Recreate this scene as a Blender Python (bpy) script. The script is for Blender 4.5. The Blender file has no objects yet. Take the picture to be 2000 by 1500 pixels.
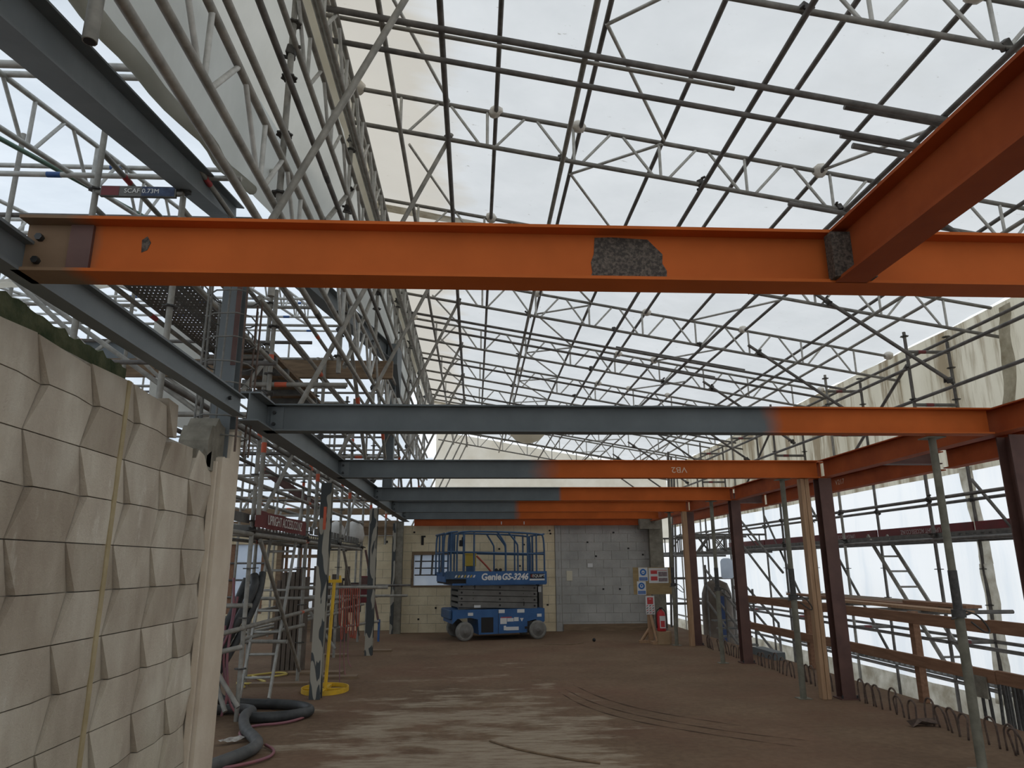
import bpy, bmesh, math, random
from mathutils import Vector, Matrix, Quaternion, noise
R = random.Random(7)
SC = bpy.context.scene
COL = SC.collection
# ------------------------------------------------------------------ camera, sky, exposure
PITCH, YAW, ROLL, EYE = 0.24980, 0.052896, -0.005679, 1.52
f_ = Vector((math.sin(YAW) * math.cos(PITCH), math.cos(YAW) * math.cos(PITCH), math.sin(PITCH)))
r0 = Vector((math.cos(YAW), -math.sin(YAW), 0)); u0 = r0.cross(f_)
r_ = r0 * math.cos(ROLL) + u0 * math.sin(ROLL); u_ = -r0 * math.sin(ROLL) + u0 * math.cos(ROLL)
cam_d = bpy.data.cameras.new('camera'); cam = bpy.data.objects.new('camera', cam_d); COL.objects.link(cam)
cam_d.sensor_width = 36; cam_d.lens = 36 * 1386.4 / 2000; cam_d.clip_start = 0.05; cam_d.clip_end = 300
cam.matrix_world = Matrix(((r_.x, u_.x, -f_.x, 0), (r_.y, u_.y, -f_.y, 0), (r_.z, u_.z, -f_.z, EYE), (0, 0, 0, 1)))
SC.camera = cam
W = bpy.data.worlds.new('overcast_sky'); SC.world = W; W.use_nodes = True
W.node_tree.nodes['Background'].inputs[0].default_value = (0.90, 0.95, 1.0, 1)
W.node_tree.nodes['Background'].inputs[1].default_value = 1.2
SC.view_settings.view_transform = 'Standard'; SC.view_settings.look = 'None'
SC.view_settings.exposure = 0.0; SC.view_settings.gamma = 1.0; SC.view_settings.use_curve_mapping = False

# ------------------------------------------------------------------ materials
def nt_new(name):
    m = bpy.data.materials.new(name); m.use_nodes = True
    return m, m.node_tree, m.node_tree.nodes['Principled BSDF']
def pos_noise(nt, scale, detail=4, vec=(1, 1, 1), rough=0.6, obj=False):
    g = nt.nodes.new('ShaderNodeTexCoord' if obj else 'ShaderNodeNewGeometry')
    mp = nt.nodes.new('ShaderNodeMapping'); mp.inputs['Scale'].default_value = vec
    nt.links.new(g.outputs['Object' if obj else 'Position'], mp.inputs[0])
    n = nt.nodes.new('ShaderNodeTexNoise'); n.inputs['Scale'].default_value = scale
    n.inputs['Detail'].default_value = detail; n.inputs['Roughness'].default_value = rough
    nt.links.new(mp.outputs[0], n.inputs['Vector'])
    return n.outputs['Fac']
def ramp(nt, fac, stops):
    r = nt.nodes.new('ShaderNodeValToRGB'); e = r.color_ramp.elements
    while len(e) < len(stops): e.new(0.5)
    for el, (p, c) in zip(e, stops):
        el.position = p; el.color = (c if isinstance(c, tuple) else (c, c, c)) + (1,)
    nt.links.new(fac, r.inputs[0]); return r.outputs[0]
def mixc(nt, fac, a, b):
    m = nt.nodes.new('ShaderNodeMix'); m.data_type = 'RGBA'
    for k, v in ((0, fac), (6, a), (7, b)):
        if isinstance(v, bpy.types.NodeSocket): nt.links.new(v, m.inputs[k])
        elif k == 0: m.inputs[0].default_value = v
        else: m.inputs[k].default_value = tuple(v) + (1,)
    return m.outputs[2]
def math_(nt, op, a, b=0.0, c=None):
    m = nt.nodes.new('ShaderNodeMath'); m.operation = op
    for i, v in enumerate((a, b) if c is None else (a, b, c)):
        if isinstance(v, bpy.types.NodeSocket): nt.links.new(v, m.inputs[i])
        else: m.inputs[i].default_value = v
    return m.outputs[0]
def maprange(nt, v, a, b):
    m = nt.nodes.new('ShaderNodeMapRange'); m.inputs[1].default_value = a; m.inputs[2].default_value = b
    nt.links.new(v, m.inputs[0]); return m.outputs[0]
def bump(nt, bs, h, strength=0.3, dist=0.01):
    b = nt.nodes.new('ShaderNodeBump'); b.inputs['Strength'].default_value = strength; b.inputs['Distance'].default_value = dist
    nt.links.new(h, b.inputs['Height']); nt.links.new(b.outputs[0], bs.inputs['Normal'])
def mat(name, c1, c2=None, scale=6.0, rough=0.6, metal=0.0, vec=(1, 1, 1), lo=0.35, hi=0.7, bmp=0.0, bscale=60, spec=0.4):
    m, nt, bs = nt_new(name)
    bs.inputs['Roughness'].default_value = rough; bs.inputs['Metallic'].default_value = metal
    bs.inputs['Specular IOR Level'].default_value = spec
    if c2 is None: bs.inputs['Base Color'].default_value = tuple(c1) + (1,)
    else: nt.links.new(ramp(nt, pos_noise(nt, scale, vec=vec), [(lo, c1), (hi, c2)]), bs.inputs['Base Color'])
    if bmp: bump(nt, bs, pos_noise(nt, bscale, 5), bmp)
    return m
GREY = (0.135, 0.15, 0.155); ORANGE = (0.46, 0.108, 0.023)
def sheet_mat(name, c1, c2, trans, scale=1.2, vec=(1, 1, 1), lo=0.35, hi=0.7, spots=None, wrinkle=0.35, stain=None):
    m = bpy.data.materials.new(name); m.use_nodes = True; nt = m.node_tree
    for n in list(nt.nodes):
        if n.type == 'BSDF_PRINCIPLED': nt.nodes.remove(n)
    out = nt.nodes['Material Output']
    col = ramp(nt, pos_noise(nt, scale, 5, vec), [(lo, c1), (hi, c2)])
    if spots:
        col = mixc(nt, ramp(nt, pos_noise(nt, spots[0], 6, spots[1], 0.7), [(spots[2], 0.0), (spots[2] + 0.05, spots[4])]), col, spots[3])
    if stain: col = stain(nt, col)
    d = nt.nodes.new('ShaderNodeBsdfDiffuse'); t = nt.nodes.new('ShaderNodeBsdfTranslucent'); mx = nt.nodes.new('ShaderNodeMixShader')
    nt.links.new(col, d.inputs[0]); nt.links.new(col, t.inputs[0]); mx.inputs[0].default_value = trans
    b = nt.nodes.new('ShaderNodeBump'); b.inputs['Strength'].default_value = wrinkle; b.inputs['Distance'].default_value = 0.05
    nt.links.new(pos_noise(nt, 2.2, 4, (1, 2.5, 1)), b.inputs['Height'])
    nt.links.new(b.outputs[0], d.inputs['Normal'])
    nt.links.new(d.outputs[0], mx.inputs[1]); nt.links.new(t.outputs[0], mx.inputs[2]); nt.links.new(mx.outputs[0], out.inputs[0])
    return m
M = {}
M['galv'] = mat('galvanised_tube', (0.20, 0.19, 0.165), (0.33, 0.31, 0.27), 9, 0.55, 0.15)
M['galv_mid'] = mat('dull_galvanised_tube', (0.13, 0.122, 0.108), (0.235, 0.22, 0.19), 8, 0.58, 0.1)
M['galv_dark'] = mat('weathered_tube', (0.085, 0.078, 0.07), (0.17, 0.155, 0.14), 7, 0.6, 0.1)
M['alloy'] = mat('alloy_tube', (0.36, 0.35, 0.32), (0.52, 0.51, 0.47), 12, 0.5, 0.2)
M['blue_tube'] = mat('blue_painted_tube', (0.02, 0.07, 0.22), (0.05, 0.11, 0.26), 9, 0.5)
M['green_tube'] = mat('green_painted_tube', (0.09, 0.17, 0.12), (0.15, 0.22, 0.17), 9, 0.5)
M['prop'] = mat('prop_tube', (0.12, 0.115, 0.085), (0.21, 0.20, 0.155), 8, 0.7)
M['prop_dark'] = mat('prop_thread', (0.035, 0.033, 0.03), (0.07, 0.065, 0.06), 30, 0.6)
M['coupler'] = mat('coupler_steel', (0.04, 0.038, 0.035), (0.10, 0.09, 0.08), 20, 0.5, 0.4)
M['coupler_red'] = mat('coupler_red', (0.28, 0.03, 0.03), (0.2, 0.05, 0.04), 20, 0.5)
M['tape'] = mat('orange_tape', (0.62, 0.115, 0.05), (0.5, 0.10, 0.05), 12, 0.6)
M['red_tape'] = mat('red_paint_band', (0.45, 0.05, 0.05), (0.3, 0.05, 0.05), 12, 0.6)
M['grey_steel'] = mat('grey_primer_steel', (0.115, 0.13, 0.135), (0.15, 0.165, 0.17), 2.5, 0.55, 0.0, bmp=0.05, bscale=25)
M['orange_steel'] = mat('red_oxide_steel', (0.44, 0.095, 0.018), (0.54, 0.13, 0.026), 2.2, 0.7, 0.0, vec=(1, 1, 3), bmp=0.05, bscale=25, spec=0.12)
M['oxide_dark'] = mat('dark_red_oxide_steel', (0.27, 0.058, 0.018), (0.37, 0.085, 0.024), 3, 0.7, 0.0, bmp=0.05, bscale=25, spec=0.12)
M['col_brown'] = mat('brown_primer_steel', (0.085, 0.042, 0.035), (0.13, 0.066, 0.052), 4, 0.6)
M['bare_steel'] = mat('bare_rusty_steel', (0.035, 0.028, 0.022), (0.125, 0.10, 0.078), 90, 0.75, 0.0, vec=(1, 1, 1), lo=0.42, hi=0.66)
M['bolt'] = mat('bolt_steel', (0.05, 0.05, 0.05), None, rough=0.4, metal=0.6)
M['rebar'] = mat('rusty_rebar', (0.07, 0.05, 0.04), (0.15, 0.10, 0.075), 25, 0.8)
M['rebar_grey'] = mat('grey_rebar', (0.12, 0.12, 0.11), (0.2, 0.19, 0.17), 25, 0.7)
M['timber'] = mat('pine_timber', (0.31, 0.185, 0.10), (0.42, 0.265, 0.155), 5, 0.7, vec=(6, 6, 0.6), bmp=0.1)
M['timber_red'] = mat('treated_timber', (0.19, 0.095, 0.052), (0.27, 0.145, 0.083), 5, 0.75, vec=(6, 0.6, 6), bmp=0.1)
M['timber_brown'] = mat('weathered_timber', (0.15, 0.10, 0.06), (0.25, 0.17, 0.10), 5, 0.75, vec=(0.6, 3, 6))
M['deck_steel'] = mat('deck_steel', (0.11, 0.108, 0.10), (0.17, 0.165, 0.15), 8, 0.6, 0.3)
M['toe_red'] = mat('red_toe_board', (0.17, 0.028, 0.03), (0.11, 0.03, 0.03), 4, 0.6)
M['mortar'] = mat('mortar', (0.33, 0.29, 0.24), (0.44, 0.40, 0.33), 20, 0.95)
def cream_wall():
    m, nt, bs = nt_new('cream_painted_concrete'); bs.inputs['Roughness'].default_value = 0.92; bs.inputs['Specular IOR Level'].default_value = 0.2
    base = ramp(nt, pos_noise(nt, 2.2, 5, (1, 1.5, 0.7)), [(0.32, (0.45, 0.385, 0.315)), (0.5, (0.56, 0.50, 0.415)), (0.68, (0.68, 0.635, 0.545))])
    g = nt.nodes.new('ShaderNodeNewGeometry'); s = nt.nodes.new('ShaderNodeSeparateXYZ'); nt.links.new(g.outputs['Position'], s.inputs[0])
    low = math_(nt, 'MULTIPLY', maprange(nt, s.outputs[2], 1.1, 0.2), ramp(nt, pos_noise(nt, 1.8, 4, (1, 1.6, 0.5)), [(0.40, 0.2), (0.6, 0.9)]))
    col = mixc(nt, math_(nt, 'MULTIPLY', low, 0.6), base, (0.50, 0.475, 0.37))          # algae-green damp near the floor
    col = mixc(nt, ramp(nt, pos_noise(nt, 3.5, 6, (1, 2.2, 0.8), 0.7), [(0.60, 0.0), (0.70, 0.55)]), col, (0.76, 0.73, 0.66))   # salt bloom
    col = mixc(nt, ramp(nt, pos_noise(nt, 5, 6, (1, 3, 0.35), 0.7), [(0.66, 0.0), (0.74, 0.5)]), col, (0.27, 0.21, 0.15))     # brown runs
    oi = nt.nodes.new('ShaderNodeObjectInfo')                      # each cast block has its own shade
    tint = ramp(nt, oi.outputs['Random'], [(0.0, (0.72, 0.67, 0.61)), (0.5, (0.92, 0.89, 0.85)), (1.0, (1.12, 1.10, 1.06))])
    mm = nt.nodes.new('ShaderNodeMix'); mm.data_type = 'RGBA'; mm.blend_type = 'MULTIPLY'; mm.inputs[0].default_value = 0.85
    nt.links.new(col, mm.inputs[6]); nt.links.new(tint, mm.inputs[7]); col = mm.outputs[2]
    col = mixc(nt, ramp(nt, pos_noise(nt, 1.3, 5, (1, 1, 1), 0.6), [(0.52, 0.0), (0.68, 0.5)]), col, (0.36, 0.29, 0.225))      # brown soiling
    nt.links.new(col, bs.inputs['Base Color']); bump(nt, bs, pos_noise(nt, 60, 8, (1, 1, 1), 0.75), 0.8, 0.012); return m
M['cream_conc'] = cream_wall()
M['pilaster'] = mat('cream_pilaster_concrete', (0.52, 0.43, 0.33), (0.64, 0.56, 0.45), 2.5, 0.9, vec=(1, 1, 0.9), bmp=0.2, bscale=45)
M['raw_conc'] = mat('raw_concrete', (0.15, 0.135, 0.105), (0.24, 0.22, 0.175), 9, 0.95, bmp=0.6, bscale=30)
M['moss'] = mat('mossy_mortar', (0.035, 0.05, 0.018), (0.12, 0.12, 0.06), 9, 0.95, bmp=0.8, bscale=35)
M['sealant'] = mat('ochre_sealant', (0.30, 0.235, 0.125), (0.42, 0.345, 0.21), 6, 0.95)
M['block_cream'] = mat('cream_block', (0.60, 0.50, 0.325), (0.76, 0.66, 0.46), 2.2, 0.9, bmp=0.3, bscale=40)
M['block_grey'] = mat('grey_block', (0.33, 0.325, 0.30), (0.45, 0.44, 0.41), 2.0, 0.9, bmp=0.3, bscale=40)
M['foam'] = mat('yellow_foam_edge', (0.62, 0.5, 0.27), (0.5, 0.42, 0.25), 20, 0.9)
M['camo'] = mat('peeling_camouflage_paint', (0.06, 0.065, 0.065), (0.34, 0.315, 0.26), 4.2, 0.8, vec=(2.2, 1, 0.55), lo=0.50, hi=0.515)
for _n in M['camo'].node_tree.nodes:
    if _n.type == 'TEX_NOISE': _n.inputs['Detail'].default_value = 0.6; _n.inputs['Distortion'].default_value = 0.8
M['lift_blue'] = mat('lift_blue_paint', (0.022, 0.085, 0.22), (0.035, 0.115, 0.28), 4, 0.45)
M['lift_rail'] = mat('lift_rail_blue', (0.03, 0.07, 0.14), (0.045, 0.10, 0.19), 6, 0.5)
M['lift_grey'] = mat('lift_scissor_grey', (0.115, 0.108, 0.095), (0.165, 0.155, 0.14), 5, 0.55)
M['tyre'] = mat('dusty_grey_tyre', (0.15, 0.145, 0.13), (0.24, 0.23, 0.205), 12, 0.9)
M['black'] = mat('black_plastic', (0.012, 0.012, 0.012), None, rough=0.6)
M['dark'] = mat('dark_recess', (0.02, 0.018, 0.017), None, rough=0.8)
M['white'] = mat('white_sticker', (0.62, 0.62, 0.60), None, rough=0.6)
M['cream_tag'] = mat('cream_card', (0.6, 0.55, 0.42), None, rough=0.7)
M['yellow'] = mat('yellow_paint', (0.70, 0.42, 0.02), (0.55, 0.34, 0.03), 8, 0.5)
M['yellow_dull'] = mat('dull_yellow_plastic', (0.42, 0.30, 0.04), None, rough=0.5)
M['red'] = mat('red_paint', (0.45, 0.025, 0.03), None, rough=0.45)
M['red_sign'] = mat('red_sign_print', (0.5, 0.05, 0.05), None, rough=0.5)
M['blue_sign'] = mat('blue_sign_print', (0.02, 0.13, 0.40), None, rough=0.5)
M['photo_print'] = mat('dull_print', (0.16, 0.12, 0.13), (0.3, 0.24, 0.24), 30, 0.6)
M['ply'] = mat('plywood', (0.27, 0.19, 0.085), (0.35, 0.255, 0.125), 4, 0.7, vec=(1, 1, 4))
M['carton'] = mat('brown_cardboard', (0.30, 0.20, 0.11), (0.36, 0.25, 0.15), 5, 0.8)
M['hose'] = mat('black_hose', (0.025, 0.026, 0.026), (0.06, 0.06, 0.058), 8, 0.5)
M['hose_grey'] = mat('dusty_hose', (0.06, 0.062, 0.06), (0.11, 0.105, 0.10), 8, 0.6)
M['hose_pink'] = mat('pink_hose', (0.27, 0.095, 0.095), (0.19, 0.085, 0.115), 6, 0.5)
M['hose_yellow'] = mat('yellow_hose', (0.55, 0.42, 0.10), None, rough=0.5)
M['cord_red'] = mat('red_cord', (0.36, 0.075, 0.045), None, rough=0.6)
M['banner'] = mat('maroon_banner', (0.17, 0.032, 0.03), (0.125, 0.028, 0.028), 4, 0.6)
M['letter_white'] = mat('white_lettering', (0.72, 0.70, 0.66), None, rough=0.6)
M['letter_grey'] = mat('faded_lettering', (0.42, 0.38, 0.36), None, rough=0.7)
M['letter_chalk'] = mat('chalk_lettering', (0.6, 0.45, 0.33), None, rough=0.9)
M['scuff'] = mat('dark_scuff', (0.07, 0.045, 0.03), None, rough=0.95, spec=0.1)
M['rag'] = mat('dirty_rag', (0.5, 0.47, 0.42), (0.2, 0.17, 0.15), 18, 0.95)
M['tarp_brown'] = mat('brown_tarpaulin', (0.075, 0.055, 0.04), (0.13, 0.10, 0.075), 4, 0.6)
M['navy_band'] = mat('worn_navy_band', (0.02, 0.03, 0.07), (0.06, 0.09, 0.16), 20, 0.6)
M['blue_cloth'] = mat('navy_cloth', (0.03, 0.05, 0.12), None, rough=0.8)
M['bag_white'] = mat('white_woven_bag', (0.55, 0.53, 0.49), (0.66, 0.64, 0.60), 6, 0.85, bmp=0.4, bscale=20)
M['wrap'] = mat('clear_wrap_scrap', (0.55, 0.50, 0.42), (0.75, 0.72, 0.66), 14, 0.6, bmp=0.6, bscale=25)
def two_tone(name, th, left, right, soft=0.09, wob=0.5):
    m, nt, bs = nt_new(name); bs.inputs['Roughness'].default_value = 0.7; bs.inputs['Specular IOR Level'].default_value = 0.12
    tc = nt.nodes.new('ShaderNodeTexCoord'); sx = nt.nodes.new('ShaderNodeSeparateXYZ'); nt.links.new(tc.outputs['Object'], sx.inputs[0])
    n = math_(nt, 'MULTIPLY_ADD', pos_noise(nt, 2.6, 3, obj=True), wob, -wob / 2)
    x = math_(nt, 'ADD', sx.outputs[0], n)
    fac = maprange(nt, x, th - soft, th + soft)
    v = pos_noise(nt, 2.5, 4, obj=True)
    ca = ramp(nt, v, [(0.3, tuple(c * 0.85 for c in left)), (0.7, tuple(c * 1.1 for c in left))])
    cb = ramp(nt, v, [(0.3, tuple(c * 0.86 for c in right)), (0.7, tuple(c * 1.08 for c in right))])
    nt.links.new(mixc(nt, fac, ca, cb), bs.inputs['Base Color']); return m
def floor_material():
    m, nt, bs = nt_new('dusty_slab'); bs.inputs['Roughness'].default_value = 0.95; bs.inputs['Specular IOR Level'].default_value = 0.15
    g = nt.nodes.new('ShaderNodeNewGeometry'); s = nt.nodes.new('ShaderNodeSeparateXYZ'); nt.links.new(g.outputs['Position'], s.inputs[0])
    base = ramp(nt, pos_noise(nt, 0.9, 6), [(0.3, (0.140, 0.090, 0.057)), (0.7, (0.208, 0.139, 0.088))])
    fine = ramp(nt, pos_noise(nt, 14, 5), [(0.3, 0.78), (0.75, 1.12)])
    mm = nt.nodes.new('ShaderNodeMix'); mm.data_type = 'RGBA'; mm.blend_type = 'MULTIPLY'; mm.inputs[0].default_value = 1
    nt.links.new(base, mm.inputs[6]); nt.links.new(fine, mm.inputs[7])
    red = mixc(nt, ramp(nt, pos_noise(nt, 0.6, 3), [(0.45, 0.0), (0.65, 0.45)]), mm.outputs[2], (0.165, 0.085, 0.055))
    # scraped strips where the dust has been swept off the concrete
    streak = math_(nt, 'ADD', math_(nt, 'MULTIPLY', pos_noise(nt, 1.0, 6, (1.3, 3.6, 1), 0.66), 0.6), math_(nt, 'MULTIPLY', pos_noise(nt, 0.9, 5, (1, 1.3, 1), 0.6), 0.42))
    mx = math_(nt, 'MULTIPLY', maprange(nt, s.outputs[0], -2.4, -0.9), maprange(nt, s.outputs[0], 2.1, 0.9))
    my = maprange(nt, s.outputs[1], 15.0, 5.0)
    mask = math_(nt, 'MULTIPLY', mx, my)
    fac = maprange(nt, math_(nt, 'ADD', streak, math_(nt, 'MULTIPLY', mask, 0.33)), 0.69, 0.77)
    fine2 = ramp(nt, pos_noise(nt, 3.0, 9, (1.2, 5, 1), 0.75), [(0.36, 0.25), (0.56, 1.0)])
    col = mixc(nt, math_(nt, 'MULTIPLY', math_(nt, 'MULTIPLY', fac, fine2), 0.85), red, (0.36, 0.295, 0.215))
    nt.links.new(col, bs.inputs['Base Color'])
    bump(nt, bs, pos_noise(nt, 7, 8, (1, 1.6, 1)), 0.5, 0.03); return m
M['floor'] = floor_material()
M['ground'] = mat('outside_ground', (0.66, 0.65, 0.62), (0.76, 0.75, 0.72), 2, 0.95)
def ridge_dust(nt, col):        # tan dust gathered along the ridge and blown over the wrap in drifts
    g = nt.nodes.new('ShaderNodeNewGeometry'); s = nt.nodes.new('ShaderNodeSeparateXYZ'); nt.links.new(g.outputs['Position'], s.inputs[0])
    d = math_(nt, 'ADD', maprange(nt, s.outputs[0], 0.3, -1.5), math_(nt, 'MULTIPLY', pos_noise(nt, 0.9, 5, (0.5, 1.6, 1)), 0.9))
    col = mixc(nt, ramp(nt, d, [(0.70, 0.0), (1.45, 0.65)]), col, (0.62, 0.54, 0.42))
    b = ramp(nt, pos_noise(nt, 0.75, 5, (0.8, 1.5, 1), 0.6), [(0.56, 0.0), (0.76, 0.30)])
    return mixc(nt, b, col, (0.66, 0.65, 0.62))
M['roof_sheet'] = sheet_mat('roof_shrink_wrap', (0.715, 0.72, 0.715), (0.81, 0.81, 0.80), 0.80, 0.8,
                            spots=(9.0, (0.7, 1.6, 1), 0.66, (0.26, 0.235, 0.19), 0.6), stain=ridge_dust)
M['side_sheet'] = sheet_mat('side_shrink_wrap', (0.84, 0.88, 0.92), (0.985, 0.99, 0.995), 0.97, 1.1, vec=(1, 1.9, 0.22), lo=0.3, hi=0.55)
def streaks(nt, col):
    a = ramp(nt, pos_noise(nt, 3.2, 6, (1, 1, 0.10), 0.65), [(0.46, 0.0), (0.60, 0.8)])
    return mixc(nt, a, col, (0.21, 0.155, 0.09))
M['canvas'] = sheet_mat('cream_canvas', (0.52, 0.48, 0.375), (0.66, 0.62, 0.51), 0.62, 1.3, vec=(1, 1, 0.3), stain=streaks)
M['inner_sheet'] = sheet_mat('grey_cream_wrap', (0.50, 0.49, 0.44), (0.60, 0.585, 0.53), 0.7, 0.9, vec=(1, 1, 1))
M['cream_sheet'] = sheet_mat('cream_wrap', (0.62, 0.57, 0.47), (0.76, 0.72, 0.63), 0.6, 0.9)
M['grime_sheet'] = sheet_mat('grimy_wrap', (0.30, 0.265, 0.20), (0.62, 0.59, 0.51), 0.6, 3.0, vec=(1, 1, 1))
M['left_sheet'] = sheet_mat('pale_blue_wrap', (0.74, 0.79, 0.84), (0.86, 0.90, 0.94), 0.85, 0.8)
M['pane'] = sheet_mat('window_wrap', (0.74, 0.80, 0.88), (0.88, 0.92, 0.97), 0.85, 2.0)

# ------------------------------------------------------------------ builders
LOCAL = set()          # parents whose children are given in the parent's own frame
LABELS = {}
ORD = 'first second third fourth fifth sixth seventh eighth ninth tenth eleventh twelfth thirteenth fourteenth fifteenth sixteenth seventeenth eighteenth nineteenth twentieth'.split()
def ordn(i):
    if i < 20: return ORD[i]
    t = {20: 'twenty', 30: 'thirty', 40: 'forty', 50: 'fifty'}[(i + 1) // 10 * 10]
    return (t + '-' + ORD[(i + 1) % 10 - 1]) if (i + 1) % 10 else {20: 'twentieth', 30: 'thirtieth', 40: 'fortieth', 50: 'fiftieth'}[i + 1]
def tag(o, label, cat, group=None, kind=None):
    o['label'] = label; o['category'] = cat
    if group: o['group'] = group
    if kind: o['kind'] = kind
    LABELS[label] = LABELS.get(label, 0) + 1
    return o
def wloc(o):
    v = Vector(o.location)
    while o.parent: o = o.parent; v += Vector(o.location)
    return v
def link(o, parent=None):
    COL.objects.link(o)
    if parent is not None:
        if parent.name not in LOCAL: o.location = Vector(o.location) - wloc(parent)
        o.parent = parent
    return o
def thing(name, label, cat, loc, group=None, rot=None, kind=None):
    o = bpy.data.objects.new(name, None); o.location = loc; o.empty_display_size = 0.1
    COL.objects.link(o)
    if rot is not None: o.rotation_euler = rot; LOCAL.add(o.name)
    return tag(o, label, cat, group, kind)
def structure(o, kind='structure'):
    o['kind'] = kind; return o
_cache = {}
def mesh_from_bm(bm, name, m, smooth=False):
    me = bpy.data.meshes.new(name); bm.normal_update(); bm.to_mesh(me); bm.free()
    me.materials.append(M[m] if isinstance(m, str) else m)
    if smooth:
        for p in me.polygons: p.use_smooth = True
    return me
def unit_tube(m, n=10):
    k = ('tube', m, n)
    if k not in _cache:
        bm = bmesh.new()
        A = [bm.verts.new((math.cos(2 * math.pi * i / n), math.sin(2 * math.pi * i / n), 0)) for i in range(n)]
        B = [bm.verts.new((v.co.x, v.co.y, 1)) for v in A]
        for i in range(n):
            f = bm.faces.new((A[i], A[(i + 1) % n], B[(i + 1) % n], B[i])); f.smooth = True
        bm.faces.new([bm.verts.new(v.co) for v in reversed(A)]); bm.faces.new([bm.verts.new(v.co) for v in B])
        _cache[k] = mesh_from_bm(bm, 'tube', m)
    return _cache[k]
def tube(name, a, b, r=0.024, m='galv', parent=None, n=10):
    a = Vector(a); b = Vector(b); d = b - a
    o = bpy.data.objects.new(name, unit_tube(m, n)); o.location = a
    o.rotation_mode = 'QUATERNION'; o.rotation_quaternion = Vector((0, 0, 1)).rotation_difference(d.normalized())
    o.scale = (r, r, d.length)
    return link(o, parent)
def box_mesh(d, m, bev=0.0):
    k = ('box', tuple(round(x, 4) for x in d), m, bev)
    if k not in _cache:
        bm = bmesh.new(); bmesh.ops.create_cube(bm, size=1)
        for v in bm.verts: v.co = Vector((v.co.x * d[0], v.co.y * d[1], v.co.z * d[2]))
        if bev: bmesh.ops.bevel(bm, geom=bm.edges[:], offset=bev, segments=1, affect='EDGES')
        _cache[k] = mesh_from_bm(bm, 'box', m)
    return _cache[k]
def box(name, c, d, m, parent=None, rot=None, bev=0.0):
    o = bpy.data.objects.new(name, box_mesh(d, m, bev)); o.location = c
    if rot: o.rotation_euler = rot
    return link(o, parent)
def box2(name, lo, hi, m, parent=None, bev=0.0):
    return box(name, [(a + b) / 2 for a, b in zip(lo, hi)], [abs(b - a) for a, b in zip(lo, hi)], m, parent, None, bev)
def mesh_obj(name, verts, faces, m, parent=None, loc=(0, 0, 0), smooth=False):
    me = bpy.data.meshes.new(name); me.from_pydata([tuple(v) for v in verts], [], faces); me.update()
    me.materials.append(M[m] if isinstance(m, str) else m)
    if smooth:
        for p in me.polygons: p.use_smooth = True
    o = bpy.data.objects.new(name, me); o.location = loc
    return link(o, parent)
def prism(name, outline, axis, t0, t1, m, parent=None, loc=(0, 0, 0)):
    """extrude a 2-D outline along x, y or z from t0 to t1"""
    def P(u, v, t): return {'x': (t, u, v), 'y': (u, t, v), 'z': (u, v, t)}[axis]
    n = len(outline)
    vs = [P(u, v, t0) for u, v in outline] + [P(u, v, t1) for u, v in outline]
    fs = [tuple(range(n)), tuple(range(2 * n - 1, n - 1, -1))] + [(i, i + n, (i + 1) % n + n, (i + 1) % n) for i in range(n)]
    bm = bmesh.new(); V = [bm.verts.new(v) for v in vs]
    for f in fs: bm.faces.new([V[i] for i in f])
    bmesh.ops.recalc_face_normals(bm, faces=bm.faces)
    o = bpy.data.objects.new(name, mesh_from_bm(bm, name, m)); o.location = loc
    return link(o, parent)
def sweep(name, pts, r, m, parent=None, n=8, closed=False, sm=3):
    """a round tube along a smoothed polyline"""
    P = [Vector(p) for p in pts]
    for _ in range(sm):
        Q = [] if closed else [P[0]]
        for i in range(len(P) if closed else len(P) - 1):
            a, b = P[i], P[(i + 1) % len(P)]
            Q += [a * 0.75 + b * 0.25, a * 0.25 + b * 0.75]
        if not closed: Q.append(P[-1])
        P = Q
    org = P[0].copy(); bm = bmesh.new(); rings = []; up = Vector((0.01, 0.02, 1)).normalized()
    L = len(P)
    for i, p in enumerate(P):
        t = (P[(i + 1) % L] - P[i - 1]) if closed else (P[min(i + 1, L - 1)] - P[max(i - 1, 0)])
        t = t.normalized() if t.length > 1e-9 else Vector((0, 0, 1))
        x = up.cross(t); x = x.normalized() if x.length > 0.05 else Vector((1, 0, 0)); y = t.cross(x)
        up = y if not closed and abs(t.z) > 0.9 else up
        rings.append([bm.verts.new(p - org + (x * math.cos(2 * math.pi * k / n) + y * math.sin(2 * math.pi * k / n)) * r) for k in range(n)])
    for i in range(L if closed else L - 1):
        A, B = rings[i], rings[(i + 1) % L]
        for k in range(n): bm.faces.new((A[k], A[(k + 1) % n], B[(k + 1) % n], B[k])).smooth = True
    if not closed: bm.faces.new(rings[0][::-1]); bm.faces.new(rings[-1])
    bmesh.ops.recalc_face_normals(bm, faces=bm.faces)
    o = bpy.data.objects.new(name, mesh_from_bm(bm, name, m)); o.location = org
    return link(o, parent)
def lathe(name, prof, m, parent=None, loc=(0, 0, 0), n=24, rot=None):
    bm = bmesh.new(); rings = []
    for r, z in prof: rings.append([bm.verts.new((r * math.cos(2 * math.pi * k / n), r * math.sin(2 * math.pi * k / n), z)) for k in range(n)])
    for A, B in zip(rings, rings[1:]):
        for k in range(n): bm.faces.new((A[k], A[(k + 1) % n], B[(k + 1) % n], B[k])).smooth = True
    bm.faces.new(rings[0][::-1]); bm.faces.new(rings[-1]); bmesh.ops.recalc_face_normals(bm, faces=bm.faces)
    o = bpy.data.objects.new(name, mesh_from_bm(bm, name, m)); o.location = loc
    if rot: o.rotation_euler = rot
    return link(o, parent)
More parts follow.
